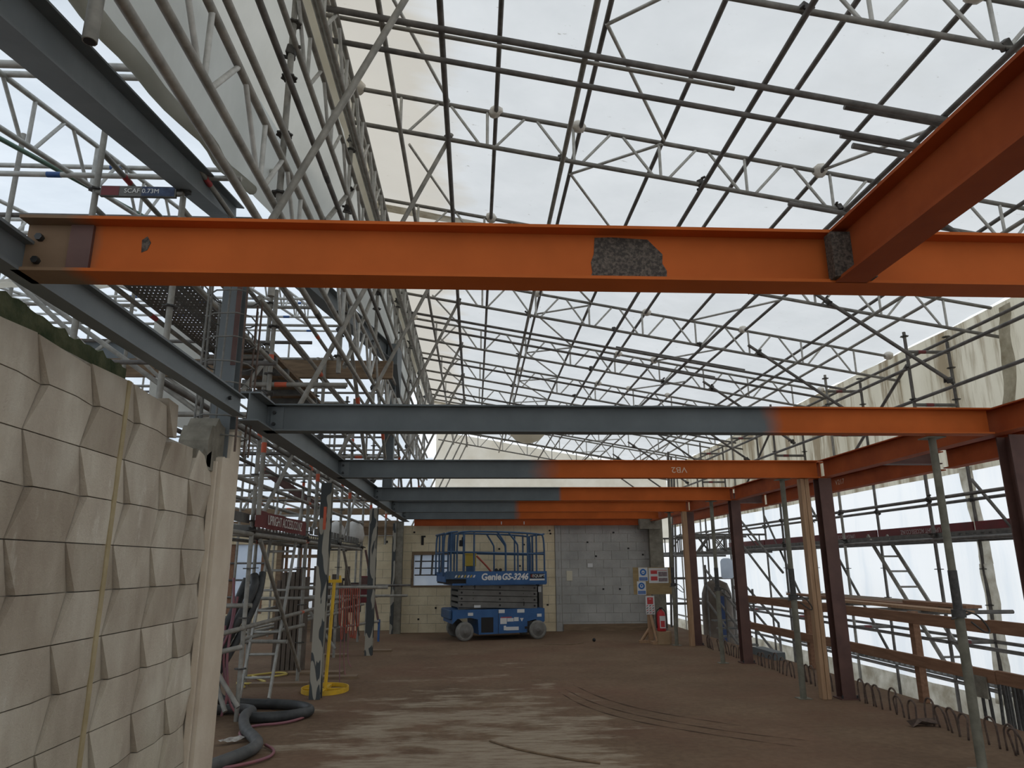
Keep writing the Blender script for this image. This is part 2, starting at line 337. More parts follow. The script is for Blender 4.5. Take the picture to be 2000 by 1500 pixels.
def grid_sheet(name, p00, p10, p01, p11, nu, nv, amp, m, parent=None, freq=0.9, sag=None, seed=0):
    """a wrinkled sheet between four corners; sag(u,v) gives extra offset along the normal"""
    p00, p10, p01, p11 = map(Vector, (p00, p10, p01, p11)); nrm = (p10 - p00).cross(p01 - p00).normalized()
    vs, fs = [], []
    for j in range(nv + 1):
        for i in range(nu + 1):
            u, v = i / nu, j / nv
            p = (p00 * (1 - u) + p10 * u) * (1 - v) + (p01 * (1 - u) + p11 * u) * v
            q = p * freq + Vector((seed * 7.3, seed * 3.1, 0))
            d = amp * (noise.noise(q) + 0.5 * noise.noise(q * 2.7))
            if sag: d += sag(u, v, p)
            vs.append(p + nrm * d - p00)
    for j in range(nv):
        for i in range(nu):
            a = j * (nu + 1) + i; fs.append((a, a + 1, a + nu + 2, a + nu + 1))
    return mesh_obj(name, vs, fs, m, parent, tuple(p00), True)
def text(name, body, size, mtl, parent, loc, rot, sx=1.0, shear=0.0, ext=0.001, bold=0.0):
    c = bpy.data.curves.new(name, 'FONT'); c.body = body; c.size = size; c.extrude = ext; c.offset = bold; c.shear = shear
    c.align_x = 'CENTER'; c.align_y = 'CENTER'; c.resolution_u = 3
    t = bpy.data.objects.new('tmp', c); COL.objects.link(t)
    dg = bpy.context.evaluated_depsgraph_get(); me = bpy.data.meshes.new_from_object(t.evaluated_get(dg))
    bpy.data.objects.remove(t); bpy.data.curves.remove(c)
    me.name = name; me.materials.clear(); me.materials.append(M[mtl])
    for v in me.vertices: v.co.x *= sx
    o = bpy.data.objects.new(name, me); o.location = loc; o.rotation_euler = rot
    return link(o, parent)
def ibeam_mesh(L, h, w, tf, tw, m):
    """I-section along +X from x=0, bottom flange at z=0"""
    k = ('ib', round(L, 3), h, w, m if isinstance(m, str) else m.name)
    if k in _cache: return _cache[k]
    p = [(-w / 2, 0), (w / 2, 0), (w / 2, tf), (tw / 2, tf), (tw / 2, h - tf), (w / 2, h - tf), (w / 2, h), (-w / 2, h), (-w / 2, h - tf), (-tw / 2, h - tf), (-tw / 2, tf), (-w / 2, tf)]
    bm = bmesh.new(); A = [bm.verts.new((0, y, z)) for y, z in p]; B = [bm.verts.new((L, y, z)) for y, z in p]
    n = len(p); bm.faces.new(A); bm.faces.new(B[::-1])
    for i in range(n): bm.faces.new((A[i], A[(i + 1) % n], B[(i + 1) % n], B[i]))
    bmesh.ops.recalc_face_normals(bm, faces=bm.faces)
    _cache[k] = mesh_from_bm(bm, 'i_section', m); return _cache[k]
def ibeam(name, a, b, h, w, m, label=None, cat='beam', group=None, parent=None, tf=0.012, tw=0.010):
    """beam whose bottom-flange centreline runs a -> b"""
    a, b = Vector(a), Vector(b); d = b - a
    o = bpy.data.objects.new(name, ibeam_mesh(d.length, h, w, tf, tw, m)); o.location = a
    x = d.normalized(); y = Vector((0, 0, 1)).cross(x)
    y = y.normalized() if y.length > 1e-3 else Vector((0, 1, 0)); z = x.cross(y)
    o.rotation_euler = Matrix((x, y, z)).transposed().to_euler()
    link(o, parent)
    if label: tag(o, label, cat, group, 'thing'); LOCAL.add(o.name)
    return o
def rosette(parent, p, axis=(0, 0, 1)):
    k = 'rosette'
    if k not in _cache:
        bm = bmesh.new(); V0, V1 = [], []
        for i in range(16):
            rr = 0.062 if i % 2 == 0 else 0.05; a = 2 * math.pi * i / 16
            V0.append(bm.verts.new((rr * math.cos(a), rr * math.sin(a), -0.006))); V1.append(bm.verts.new((rr * math.cos(a), rr * math.sin(a), 0.006)))
        bm.faces.new(V0[::-1]); bm.faces.new(V1)
        for i in range(16): bm.faces.new((V0[i], V0[(i + 1) % 16], V1[(i + 1) % 16], V1[i]))
        _cache[k] = mesh_from_bm(bm, 'rosette', 'coupler')
    o = bpy.data.objects.new('rosette', _cache[k]); o.location = p
    return link(o, parent)
def coupler(parent, p, m='coupler'):
    k = ('coupler', m)
    if k not in _cache:
        bm = bmesh.new()
        for c, s in (((0, 0, 0), (0.075, 0.07, 0.06)), ((0.05, 0.01, 0.02), (0.03, 0.10, 0.018)), ((-0.03, -0.045, -0.03), (0.02, 0.05, 0.03))):
            r = bmesh.ops.create_cube(bm, size=1)
            for v in r['verts']: v.co = Vector((v.co.x * s[0] + c[0], v.co.y * s[1] + c[1], v.co.z * s[2] + c[2]))
        bmesh.ops.bevel(bm, geom=bm.edges[:], offset=0.006, segments=1, affect='EDGES')
        _cache[k] = mesh_from_bm(bm, 'coupler', m)
    o = bpy.data.objects.new('coupler', _cache[k]); o.location = p; o.rotation_euler = (R.uniform(0, 3), R.uniform(0, 3), R.uniform(0, 3))
    return link(o, parent)
def standard(x, y, z0, z1, label, group, ros=(), tape=(), m='galv', r=0.0242, coup=()):
    t = thing('scaffold_standard', label, 'scaffold upright', (x, y, z0), group)
    tube('upright_tube', (x, y, z0), (x, y, z1), r, m, t)
    for z in ros: rosette(t, (x, y, z))
    for z in tape: tube('tape_band', (x, y, z), (x, y, z + 0.10), r + 0.002, 'tape', t)
    for z in coup: coupler(t, (x, y, z))
    return t
def single_tube(a, b, label, group, m='galv', r=0.0242, name='scaffold_tube', cat='scaffold tube', bands=(), coup=()):
    t = thing(name, label, cat, a, group)
    tube('tube', a, b, r, m, t)
    a, b = Vector(a), Vector(b)
    for s, mm in bands:
        p = a.lerp(b, s); d = (b - a).normalized() * 0.06
        tube('paint_band', p - d, p + d, r + 0.002, mm, t)
    for s in coup: coupler(t, a.lerp(b, s))
    return t

# ------------------------------------------------------------------ setting: floor, ground, walls
fl = structure(box2('floor', (-12, -9, -0.28), (5.1, 30, 0), 'floor'))
gr = structure(box2('ground', (5.1, -9, -1.0), (45, 40, -0.9), 'ground'))
def zt(x): return 6.33 - 0.175 * x          # top chord of the roof lattices
XL, XR = -1.4, 7.4
TY = [4.29, 6.77, 9.2, 11.67, 14.2, 16.7, 19.2, 21.7, 24.2, 26.7]
def roof_sag(u, v, p):
    y = p.y; d = 0.0
    for a, b in zip([1.8] + TY, TY + [29]):
        if a <= y <= b: s = (y - a) / (b - a); d = -0.03 * math.sin(math.pi * s) ** 2
    return d
ceil = structure(grid_sheet('ceiling', (XL - 0.15, -9, zt(XL - 0.15) + 0.13), (XR + 0.1, -9, zt(XR + 0.1) + 0.13), (XL - 0.15, 27.2, zt(XL - 0.15) + 0.13),
                 (XR + 0.1, 27.2, zt(XR + 0.1) + 0.13), 40, 150, 0.05, 'roof_sheet', sag=roof_sag))
# lapped seams and turned edge of the roof wrap
grid_sheet('sheet_lap', (XL - 0.12, 9.32, zt(XL) + 0.02), (2.6, 9.45, zt(2.6) + 0.03), (XL - 0.12, 9.62, zt(XL) + 0.04), (2.6, 9.5, zt(2.6) + 0.05), 30, 4, 0.02, 'grime_sheet', ceil)
grid_sheet('sheet_lap', (XL - 0.12, 21.9, zt(XL) + 0.02), (2.6, 21.9, zt(2.6) + 0.03), (XL - 0.12, 22.4, zt(XL) + 0.04), (2.6, 22.1, zt(2.6) + 0.05), 30, 4, 0.02, 'grime_sheet', ceil)
grid_sheet('sheet_edge', (XL - 0.02, -6, zt(XL) + 0.10), (XL - 0.16, -6, zt(XL) - 0.20), (XL - 0.02, 27.2, zt(XL) + 0.10), (XL - 0.16, 27.2, zt(XL) - 0.20), 4, 90, 0.05, 'cream_sheet', ceil, 1.6)
for x, y, rr in ((1.75, 23.4, 0.62),):      # water pouches sagging between the tubes
    lathe('sagging_pouch', [(rr * 1.15, 0.25), (rr, 0.0), (rr * 0.92, -0.16), (rr * 0.66, -0.33), (rr * 0.3, -0.42), (0.02, -0.44)], 'cream_sheet', ceil, (x, y, zt(x) - 0.12))
wr = structure(grid_sheet('wall_right', (XR + 0.08, -9, -0.95), (XR + 0.08, 27.2, -0.95), (XR + 0.08, -9, 2.95), (XR + 0.08, 27.2, 2.95), 110, 14, 0.06, 'side_sheet', freq=1.1))
grid_sheet('canvas_panel', (XR + 0.02, -9, 2.85), (XR + 0.02, 27.2, 2.85), (XR + 0.02, -9, zt(XR) + 0.05), (XR + 0.02, 27.2, zt(XR) + 0.05), 110, 10, 0.04, 'canvas', wr, 1.1)
grid_sheet('grimy_hem', (XR - 0.03, -6, -0.95), (XR - 0.03, 27.2, -0.95), (XR - 0.02, -6, -0.30), (XR - 0.02, 27.2, -0.38), 110, 6, 0.06, 'grime_sheet', wr, 1.3)
grid_sheet('grimy_lap', (XR - 0.07, 10.0, 1.5), (XR - 0.07, 10.24, 1.5), (XR - 0.07, 10.12, 2.9), (XR - 0.07, 10.42, 2.9), 4, 14, 0.04, 'grime_sheet', wr, 2.0)
grid_sheet('grimy_lap', (XR - 0.08, 9.95, -0.4), (XR - 0.08, 10.40, -0.4), (XR - 0.08, 10.0, 1.5), (XR - 0.08, 10.24, 1.5), 4, 14, 0.05, 'grime_sheet', wr, 2.0)
grid_sheet('grimy_lap', (XR - 0.05, 9.15, 2.9), (XR - 0.05, 9.45, 2.9), (XR - 0.05, 8.85, 5.0), (XR - 0.05, 9.08, 5.0), 4, 14, 0.06, 'grime_sheet', wr, 2.0)
structure(grid_sheet('wall_end', (XL - 0.1, 27.2, 2.3), (XR, 27.2, 2.3), (XL - 0.1, 27.2, zt(XL)), (XR, 27.2, zt(XR)), 40, 16, 0.12, 'cream_sheet'))
structure(grid_sheet('wall_rear_fill', (XR, -9, -0.9), (-11, -9, -0.9), (XR, -9, 5.1), (-11, -9, 7.5), 30, 12, 0.1, 'side_sheet'))  # unseen white sheet added behind the camera to fill camera-facing surfaces with light
structure(grid_sheet('wall_left_wrap', (-10.5, 27, 0), (-10.5, -9, 0), (-10.5, 27, 8.2), (-10.5, -9, 3.6), 50, 14, 0.1, 'left_sheet'))
def lz(y): return 4.74 + 0.184 * (y - 4.91)      # lower chord of the side-bay roof lattices
structure(grid_sheet('ceiling_side_bay', (-10.6, -9, 3.3), (-2.0, -9, 3.3), (-10.6, 15.5, lz(15.5) + 0.52), (-2.0, 15.5, lz(15.5) + 0.52), 24, 60, 0.06, 'left_sheet'))
structure(grid_sheet('ceiling_side_bay_rear_slope', (-10.6, 15.5, lz(15.5) + 0.52), (-2.0, 15.5, lz(15.5) + 0.52), (-10.6, 27.2, 5.4), (-2.0, 27.2, 5.4), 24, 40, 0.06, 'left_sheet'))
structure(grid_sheet('wall_end_side_bay', (-10.6, 27.0, 0), (-1.6, 27.0, 0), (-10.6, 27.0, 5.5), (-1.6, 27.0, 5.5), 30, 16, 0.1, 'left_sheet'))

# block wall at the far end, block by block
def block_wall(name, x0, x1, z1, y, bw, bh, m, holes=(), gap=0.007):
    root = structure(bpy.data.objects.new(name, None)); root.location = (x0, y, 0); COL.objects.link(root)
    rows = int(round(z1 / bh))
    def clip(xa, xb, za, zb):
        segs = [(xa, xb)]
        for (hx0, hx1, hz0, hz1) in holes:
            if za < hz1 - 0.01 and zb > hz0 + 0.01:
                out = []
                for (a, b) in segs:
                    if b <= hx0 or a >= hx1: out.append((a, b))
                    else:
                        if a < hx0: out.append((a, hx0))
                        if b > hx1: out.append((hx1, b))
                segs = out
        return [s for s in segs if s[1] - s[0] > 0.03]
    for r in range(rows):
        za, zb = r * bh, (r + 1) * bh
        for (a, b) in clip(x0, x1, za, zb):
            box2('mortar_bed', (a, y + 0.012, za), (b, y + 0.19, zb), 'mortar', root)
        x = x0 - (bw / 2 if r % 2 else 0)
        while x < x1 - 0.02:
            for (a, b) in clip(max(x, x0), min(x + bw, x1), za, zb):
                dy = R.uniform(0, 0.004)
                box2('concrete_block', (a + gap / 2, y - dy, za + gap / 2), (b - gap / 2, y + 0.1, zb - gap / 2), m, root)
            x += bw
    return root
YB = 17.6
wb = block_wall('wall_back', -1.71, 1.95, 2.46, YB, 0.41, 0.205, 'block_cream', holes=[(-1.49, -0.55, 1.025, 1.845)])
wb2 = block_wall('wall_back_grey', 2.10, 4.28, 2.46, YB, 0.41, 0.205, 'block_grey')
wb3 = block_wall('wall_back_joint', 1.955, 2.095, 2.46, YB - 0.03, 0.15, 0.205, 'block_grey')
box2('kicker_plate', (2.12, YB - 0.05, 0.0), (4.2, YB - 0.01, 0.16), 'timber_brown', wb2)
# holes, tags and cable ghosts on the block wall
for x, z in ((-1.2, 2.2), (1.83, 2.33), (1.85, 2.26), (1.1, 1.5), (0.1, 1.3), (1.5, 1.1), (-1.45, 2.3), (1.75, 0.6), (-0.9, 0.55), (0.6, 1.9), (-1.3, 0.3), (1.2, 2.0)):
    box2('bolt_hole', (x - 0.022, YB - 0.012, z - 0.02), (x + 0.022, YB - 0.003, z + 0.02), 'dark', wb)
for x, z in ((2.75, 2.05), (3.75, 1.9), (3.4, 2.28), (3.1, 0.95), (3.5, 0.95), (2.95, 1.72), (4.1, 1.75)):
    box2('bolt_hole', (x - 0.022, YB - 0.012, z - 0.018), (x + 0.022, YB - 0.003, z + 0.018), 'dark', wb2)
box2('vent_slot', (-1.28, YB - 0.012, 2.0), (-1.22, YB - 0.002, 2.22), 'dark', wb)
box2('wall_card', (2.22, YB - 0.012, 1.15), (2.36, YB - 0.003, 1.38), 'cream_tag', wb2)
box2('wall_card', (2.74, YB - 0.012, 1.46), (2.86, YB - 0.003, 1.55), 'white', wb2)
# window in the block wall
w1 = structure(bpy.data.objects.new('window_1', None)); w1.location = (-1.49, YB, 1.025); COL.objects.link(w1)
for lo, hi in (((-1.49, YB - 0.02, 1.77), (-0.55, YB + 0.19, 1.845)), ((-1.49, YB - 0.02, 1.025), (-0.55, YB + 0.19, 1.06)), ((-1.49, YB - 0.02, 1.06), (-1.45, YB + 0.19, 1.77)), ((-0.59, YB - 0.02, 1.06), (-0.55, YB + 0.19, 1.77))):
    box2('frame_board', lo, hi, 'timber_brown', w1)
box2('pane', (-1.45, YB + 0.15, 1.06), (-0.59, YB + 0.16, 1.77), 'pane', w1)
for x in (-1.29, -1.02, -0.80): tube('mullion_tube', (x, YB + 0.1, 1.30), (x + 0.02, YB + 0.1, 1.78), 0.024, 'galv_dark', w1)
for z in (1.30, 1.46, 1.62): tube('rail_tube', (-1.43, YB + 0.12, z), (-0.61, YB + 0.12, z), 0.015, 'galv_dark', w1)

# cream wall of the side bay with timber door frame
YS = 18.3
ws = block_wall('wall_back_side_bay', -8.0, -1.95, 2.255, YS, 0.41, 0.205, 'block_cream',
                holes=[(-4.80, -3.80, 0.0, 2.05), (-7.6, -5.15, 0.41, 2.05)])
d1 = structure(bpy.data.objects.new('door_1', None)); d1.location = (-4.8, YS, 0); COL.objects.link(d1)
for lo, hi in (((-4.86, YS - 0.04, 0), (-4.74, YS + 0.2, 2.05)), ((-3.88, YS - 0.04, 0), (-3.76, YS + 0.2, 2.05)), ((-4.86, YS - 0.04, 2.0), (-3.76, YS + 0.2, 2.12)), ((-4.74, YS + 0.05, 1.72), (-3.88, YS + 0.12, 1.80))):
    box2('frame_board', lo, hi, 'timber_brown', d1)
for x in (-4.66, -4.32, -4.1): box2('jamb_board', (x - 0.03, YS + 0.12, 0), (x + 0.03, YS + 0.18, 2.0), 'timber_red', d1)
box2('lower_panel', (-4.74, YS + 0.14, 0), (-3.88, YS + 0.18, 0.5), 'timber_brown', d1)
box2('timber_lintel', (-3.9, YS - 0.1, 2.26), (-1.9, YS + 0.1, 2.62), 'timber_brown', ws)
for z in (0.75, 1.1, 1.45):
    tube('rail_tube', (-4.74, YS + 0.25, z), (-3.88, YS + 0.25, z), 0.024, 'galv_dark', d1)
for x, z in ((-3.2, 1.9), (-3.2, 1.2), (-2.6, 0.9), (-2.4, 0.8), (-2.2, 2.1), (-2.5, 1.7)):
    box2('bolt_hole', (x - 0.04, YS - 0.012, z - 0.03), (x + 0.04, YS - 0.003, z + 0.03), 'dark', ws)
w2 = structure(bpy.data.objects.new('window_2', None)); w2.location = (-7.6, YS, 0.41); COL.objects.link(w2)
box2('pane', (-7.6, YS + 0.15, 0.41), (-5.15, YS + 0.16, 2.05), 'pane', w2)
for x in (-7.6, -6.8, -6.0, -5.25): box2('mullion', (x, YS + 0.05, 0.41), (x + 0.09, YS + 0.14, 2.05), 'timber_red', w2)
for z in (0.8, 1.2, 1.6): tube('rail_tube', (-7.6, YS + 0.03, z), (-5.15, YS + 0.03, z), 0.024, 'galv_dark', w2)

# moulded block wall close on the camera side
XW = -1.78
wl = structure(bpy.data.objects.new('wall_left', None)); wl.location = (XW, 1.17, 0); COL.objects.link(wl)
zj = [0.0, 0.142, 0.354, 0.566, 0.778, 0.99, 1.202, 1.414, 1.626, 1.838, 2.05, 2.262, 2.474]
YE = 4.94
for i in range(len(zj) - 1):
    ymax = YE if zj[i + 1] < 2.3 else 4.27
    box2('mortar_bed', (XW - 0.17, 1.17, zj[i]), (XW - 0.038, ymax, zj[i + 1] - (0.02 if zj[i + 1] > 2.3 else 0)), 'mortar', wl)
    odd = (i % 2 == 1)   # rows alternate the way their upright joints lean
    for k in range(9):
        yb = 1.17 + 0.42 * k
        t0, t1 = (yb + (0.12 if not odd else 0), yb + 0.42 + (0.12 if not odd else 0))     # at the row's top
        b0, b1 = (yb + (0.12 if odd else 0), yb + 0.42 + (0.12 if odd else 0))             # at its foot
        if yb < 1.5: t0 = b0 = 1.17
        if min(t0, b0) > ymax - 0.06: continue
        t1, b1 = min(t1, ymax), min(b1, ymax)
        g = 0.0025; z0, z1 = zj[i] + g, zj[i + 1] - g
        ja, jb = (R.uniform(-0.05, 0.0), R.uniform(-0.05, 0.0)) if zj[i + 1] > 2.3 or (zj[i + 1] > 2.2 and yb > 4.0) else (0, 0)
        d = 0.034
        # outline on the face (y,z): lower corners, upper corners; the slanting facet sinks back towards the far joint
        A, B, Cc, D = (b0 + g, z0), (b1 - g, z0), (t1 - g, z1 + jb), (t0 + g, z1 + ja)
        if odd: E_ = (max(b1 - 0.21, b0 + 0.05), z0); sink = {'B': -d, 'C': -0.004}
        else: E_ = (max(t1 - 0.21, t0 + 0.05), z1 + (ja + jb) / 2); sink = {'B': -0.004, 'C': -d}
        v = [(0, *A), (sink['B'], *B), (sink['C'], *Cc), (0, *D), (0, *E_)]
        bk = [(-0.06, *A), (-0.06, *B), (-0.06, *Cc), (-0.06, *D)]
        vs = [(XW + p[0], p[1], p[2]) for p in v + bk]
        if odd: fs = [(0, 4, 2, 3), (4, 1, 2), (0, 5, 6, 1, 4), (1, 6, 7, 2), (2, 7, 8, 3), (3, 8, 5, 0)]
        else: fs = [(0, 1, 4, 3), (1, 2, 4), (0, 5, 6, 1), (1, 6, 7, 2), (2, 7, 8, 3, 4), (3, 8, 5, 0)]
        bm = bmesh.new(); V = [bm.verts.new(Vector(p) - Vector(vs[0])) for p in vs]
        for f in fs: bm.faces.new([V[q] for q in f])
        bmesh.ops.recalc_face_normals(bm, faces=bm.faces)
        o = bpy.data.objects.new('concrete_block', mesh_from_bm(bm, 'concrete_block', 'cream_conc')); o.location = vs[0]; link(o, wl)
box2('sealant_strip', (XW - 0.02, 3.62, 0), (XW + 0.004, 3.655, 2.45), 'sealant', wl)
# broken pilaster with spalled concrete at its head
def jag(name, x0, x1, y0, y1, zlow, zt_, n, m, parent, amp=0.05, seed=1):
    rr = random.Random(seed); top = [(y0 + (y1 - y0) * i / n, zt_(i / n) + rr.uniform(-amp, amp)) for i in range(n + 1)]
    return prism(name, [(y0, zlow)] + top[0:] + [(y1, zlow)], 'x', x0, x1, m, parent)
pil = jag('pilaster', -1.98, -1.74, 4.97, 5.32, 0, lambda u: 2.26 + (0.22 if u > 0.4 else 0.0), 10, 'pilaster', wl, 0.02, 3)
prism('pilaster_fillet', [(4.93, 0), (4.96, 0), (4.96, 2.22), (4.93, 2.22)], 'x', -1.80, -1.765, 'pilaster', wl)
jag('foam_edge', -1.80, -1.745, 5.295, 5.325, 0, lambda u: 2.36, 3, 'foam', wl, 0.03, 5)
jag('concrete_lump', -1.98, -1.785, 4.80, 5.28, 2.15, lambda u: 2.36 + 0.16 * math.sin(math.pi * min(1, u * 1.2)), 9, 'raw_conc', wl, 0.03, 8)
jag('concrete_lump', -1.96, -1.785, 4.62, 4.88, 2.17, lambda u: 2.26, 6, 'raw_conc', wl, 0.025, 9)
jag('mossy_ridge', -1.97, -1.86, 1.2, 3.75, 2.40, lambda u: 2.60 - 0.05 * u, 60, 'moss', wl, 0.016, 4)

# ------------------------------------------------------------------ steel frame
ZB, HB = 2.54, 0.215
BY = [2.48, 5.57, 8.60, 11.70, 14.25, 16.46]
M['b1'] = two_tone('beam_paint_near', 0.22, (0.2, 0.13, 0.08), ORANGE, 0.05, 0.15)
M['b2'] = two_tone('beam_paint_second', 4.03, GREY, ORANGE, 0.08, 0.25)
M['b3'] = two_tone('beam_paint_third', 2.47, GREY, ORANGE, 0.18, 0.3)
M['b4'] = two_tone('beam_paint_fourth', 3.04, GREY, ORANGE, 0.03, 0.05)
M['b5'] = two_tone('beam_paint_fifth', 2.47, GREY, ORANGE, 0.06, 0.1)
M['b6'] = two_tone('beam_paint_sixth', 2.6, GREY, ORANGE, 0.08, 0.25)
desc = ['orange steel cross beam with a dark bare patch, closest overhead', 'steel cross beam, mostly grey turning orange toward the sheeted side',
        'steel cross beam, grey then orange, chalk mark on its web', 'steel cross beam, fourth from the camera, grey to mid-span then orange',
        'steel cross beam, fifth from the camera, half grey half orange', 'steel cross beam, sixth from the camera, close before the block wall']
def bolts(parent, pts, axis='y', m='bolt', r=0.014, l=0.02):
    for p in pts:
        q = {'y': (0, -l, 0), 'x': (l, 0, 0), 'z': (0, 0, l)}[axis]
        tube('bolt', p, Vector(p) + Vector(q), r, m, parent, 6)
for i, y in enumerate(BY):
    x1 = 9.0 if i == 0 else 4.24
    x0 = -1.645
    b = ibeam('steel_beam', (x0, y, ZB), (x1, y, ZB), HB, 0.13, M['b%d' % (i + 1)], desc[i], 'beam', 'steel cross beams')
    if i: box('end_plate', (0.09, -0.012, HB / 2), (0.10, 0.012, HB * 0.8), 'grey_steel', b)
    bolts(b, [(0.07, -0.018, 0.06), (0.07, -0.018, 0.15)] if i else [(0.05, -0.005, 0.06), (0.05, -0.005, 0.15)])
    if i == 0:
        prism('cleat', [(0.16, 0.015), (0.24, 0.015), (0.24, 0.2), (0.16, 0.2)], 'y', -0.02, -0.005, 'col_brown', b)
        yy = -0.0065
        out = [(2.095, .192), (2.16, .195), (2.30, .188), (2.325, .16), (2.355, .128), (2.352, .09), (2.368, .06), (2.365, .016), (2.07, .013), (2.082, .05), (2.078, .09), (2.09, .125)]
        prism('bare_patch', [(u, v) for u, v in out], 'y', yy, -0.004, 'bare_steel', b)
        prism('rust_blot', [(0.415, .10), (0.435, .11), (0.445, .14), (0.43, .165), (0.412, .15)], 'y', yy, -0.004, 'bare_steel', b)
    if i == 2: text('lettering', 'VB2', 0.10, 'letter_chalk', b, (4.15, -0.008, 0.105), (math.pi / 2, math.pi, 0), 1.2, 0, 0.0005)
b7 = ibeam('steel_beam', (-1.45, 17.50, ZB - 0.09), (4.24, 17.50, ZB - 0.09), 0.19, 0.13, 'oxide_dark', 'slim orange steel beam resting along the top of the block wall', 'beam', 'steel cross beams')
for x in (2.1, 2.65): box('stud_pin', (x, -0.012, 0.06), (0.02, 0.01, 0.07), 'white', b7)
# long beams running away from the camera
for (a, bb, lab) in ((-2.0, 4.96, 'slim grey steel beam from overhead to the caged column'), (5.11, 17.5, 'long grey steel beam from the caged column to the block wall')):
    b = ibeam('steel_beam', (-1.655 if a < 0 else -1.64, a, ZB), (-1.655 if a < 0 else -1.64, bb, ZB), 0.137 if a < 0 else HB, 0.08 if a < 0 else 0.15, 'grey_steel', lab, 'beam', 'long steel beams')
    if a < 0: bolts(b, [(6.7, -0.012, 0.07), (6.7, -0.012, 0.14)], 'y')
for (a, bb, x, z, lab, mm) in ((3.4, 8.55, 4.31, ZB, 'orange edge beam over the brown columns, closest bay', 'oxide_dark'), (8.65, 11.65, 4.31, ZB, 'orange edge beam over the brown columns, second bay', 'oxide_dark'),
                              (11.75, 14.2, 4.31, ZB, 'orange edge beam over the brown columns, third bay', 'oxide_dark'), (14.3, 17.4, 4.31, ZB, 'orange edge beam over the brown columns, last bay', 'oxide_dark')):
    ibeam('steel_beam', (x, a, z), (x, bb, z), HB, 0.13, mm, lab, 'beam', 'edge beams')
for (a, bb, lab) in ((2.0, 7.45, 'outer orange beam above the slab edge, closest length'), (7.6, 12.4, 'outer orange beam above the slab edge, middle length'), (12.5, 18.5, 'outer orange beam above the slab edge, last length')):
    o = ibeam('steel_beam', (5.15, a, ZB - 0.03), (5.15, bb, ZB - 0.03), HB, 0.13, 'oxide_dark', lab, 'beam', 'outer edge beams')
    if a > 7 and a < 8: text('lettering', 'V217', 0.10, 'letter_chalk', o, (2.2, 0.008, 0.12), (math.pi / 2, 0, math.pi), 1.2, 0, 0.0005)
for y, lab in ((7.5, 'short stub beam joining the two edge beams, closest'), (12.45, 'short stub beam joining the two edge beams, further back')):
    ibeam('stub_beam', (4.38, y, ZB + 0.02), (5.08, y, ZB + 0.02), 0.17, 0.11, 'col_brown', lab, 'beam', 'stub beams')
tb = ibeam('steel_beam', (1.405, 2.42, ZB), (1.405, -1.5, ZB), HB, 0.12, 'oxide_dark', 'dark orange trimmer beam running overhead into the closest cross beam', 'beam')
box('end_cleat', (0.02, 0.0, HB / 2 - 0.01), (0.05, 0.16, 0.18), 'bare_steel', tb)
box('end_cleat', (0.10, 0.03, HB / 2 - 0.01), (0.10, 0.02, 0.15), 'bare_steel', tb)
# portal rafters over the long beam
ibeam('steel_rafter', (-1.785, 1.2, 3.246), (-2.62, 7.2, 5.06), 0.25, 0.175, 'grey_steel', 'heavy grey steel rafter rising overhead across the top corner', 'rafter')
rf = ibeam('steel_rafter', (-2.11, 6.8, 4.55), (-1.38, 11.8, 4.825), 0.25, 0.165, 'grey_steel', 'grey steel rafter among the scaffold tubes, bolted to a knee post', 'rafter')
rp = thing('steel_post', 'dark grey knee post standing under the far end of the grey rafter', 'post', (-1.34, 11.72, 2.76), None, None, 'thing')
ibeam('post_section', (-1.34, 11.72, 2.76), (-1.34, 11.72, 4.8), 0.16, 0.16, 'grey_steel', parent=rp)
prism('knee_haunch', [(11.2, 4.7), (11.9, 4.3), (11.9, 5.1), (11.2, 5.05)], 'x', -1.44, -1.28, 'grey_steel', rp)
# steel columns on the sheeted side
def hcol(x, y, z0, z1, w, m, label, cat='column', group=None, base=True, mesh=None):
    t = thing('steel_column', label, cat, (x, y, z0), group, None, 'thing')
    for dy in (-w / 2 + 0.006, w / 2 - 0.006): box('flange', (x, y + dy, (z0 + z1) / 2), (w, 0.012, z1 - z0), m, t)
    box('web', (x, y, (z0 + z1) / 2), (0.010, w - 0.024, z1 - z0), m, t)
    if base:
        box('base_plate', (x, y, z0 + 0.008), (w + 0.06, w + 0.06, 0.016), m, t)
        for sx in (-1, 1):
            tube('bolt', (x + sx * (w / 2 + 0.01), y - w / 2 - 0.01, z0 + 0.016), (x + sx * (w / 2 + 0.01), y - w / 2 - 0.01, z0 + 0.05), 0.012, 'bolt', t, 6)
    return t
for i, y in enumerate((5.62, 8.66, 11.76, 14.34)):
    hcol(4.46 if i == 0 else 4.32, y, 0, ZB, 0.155, 'col_brown', 'brown primed steel column, %s from the camera along the hoop row' % ordn(i), group='brown columns along the slab edge')
t = thing('concrete_column', 'stained concrete column at the end of the grey block wall', 'column', (4.40, 17.5, 0), None, None, 'thing')
box2('shaft', (4.25, 17.38, 0), (4.56, 17.72, 2.62), 'raw_conc', t); box2('corner_strip', (4.23, 17.36, 0), (4.28, 17.40, 2.5), 'raw_conc', t)
jag('broken_head', 4.0, 4.5, 17.3, 17.6, 2.35, lambda u: 2.62, 6, 'raw_conc', t, 0.04, 12)
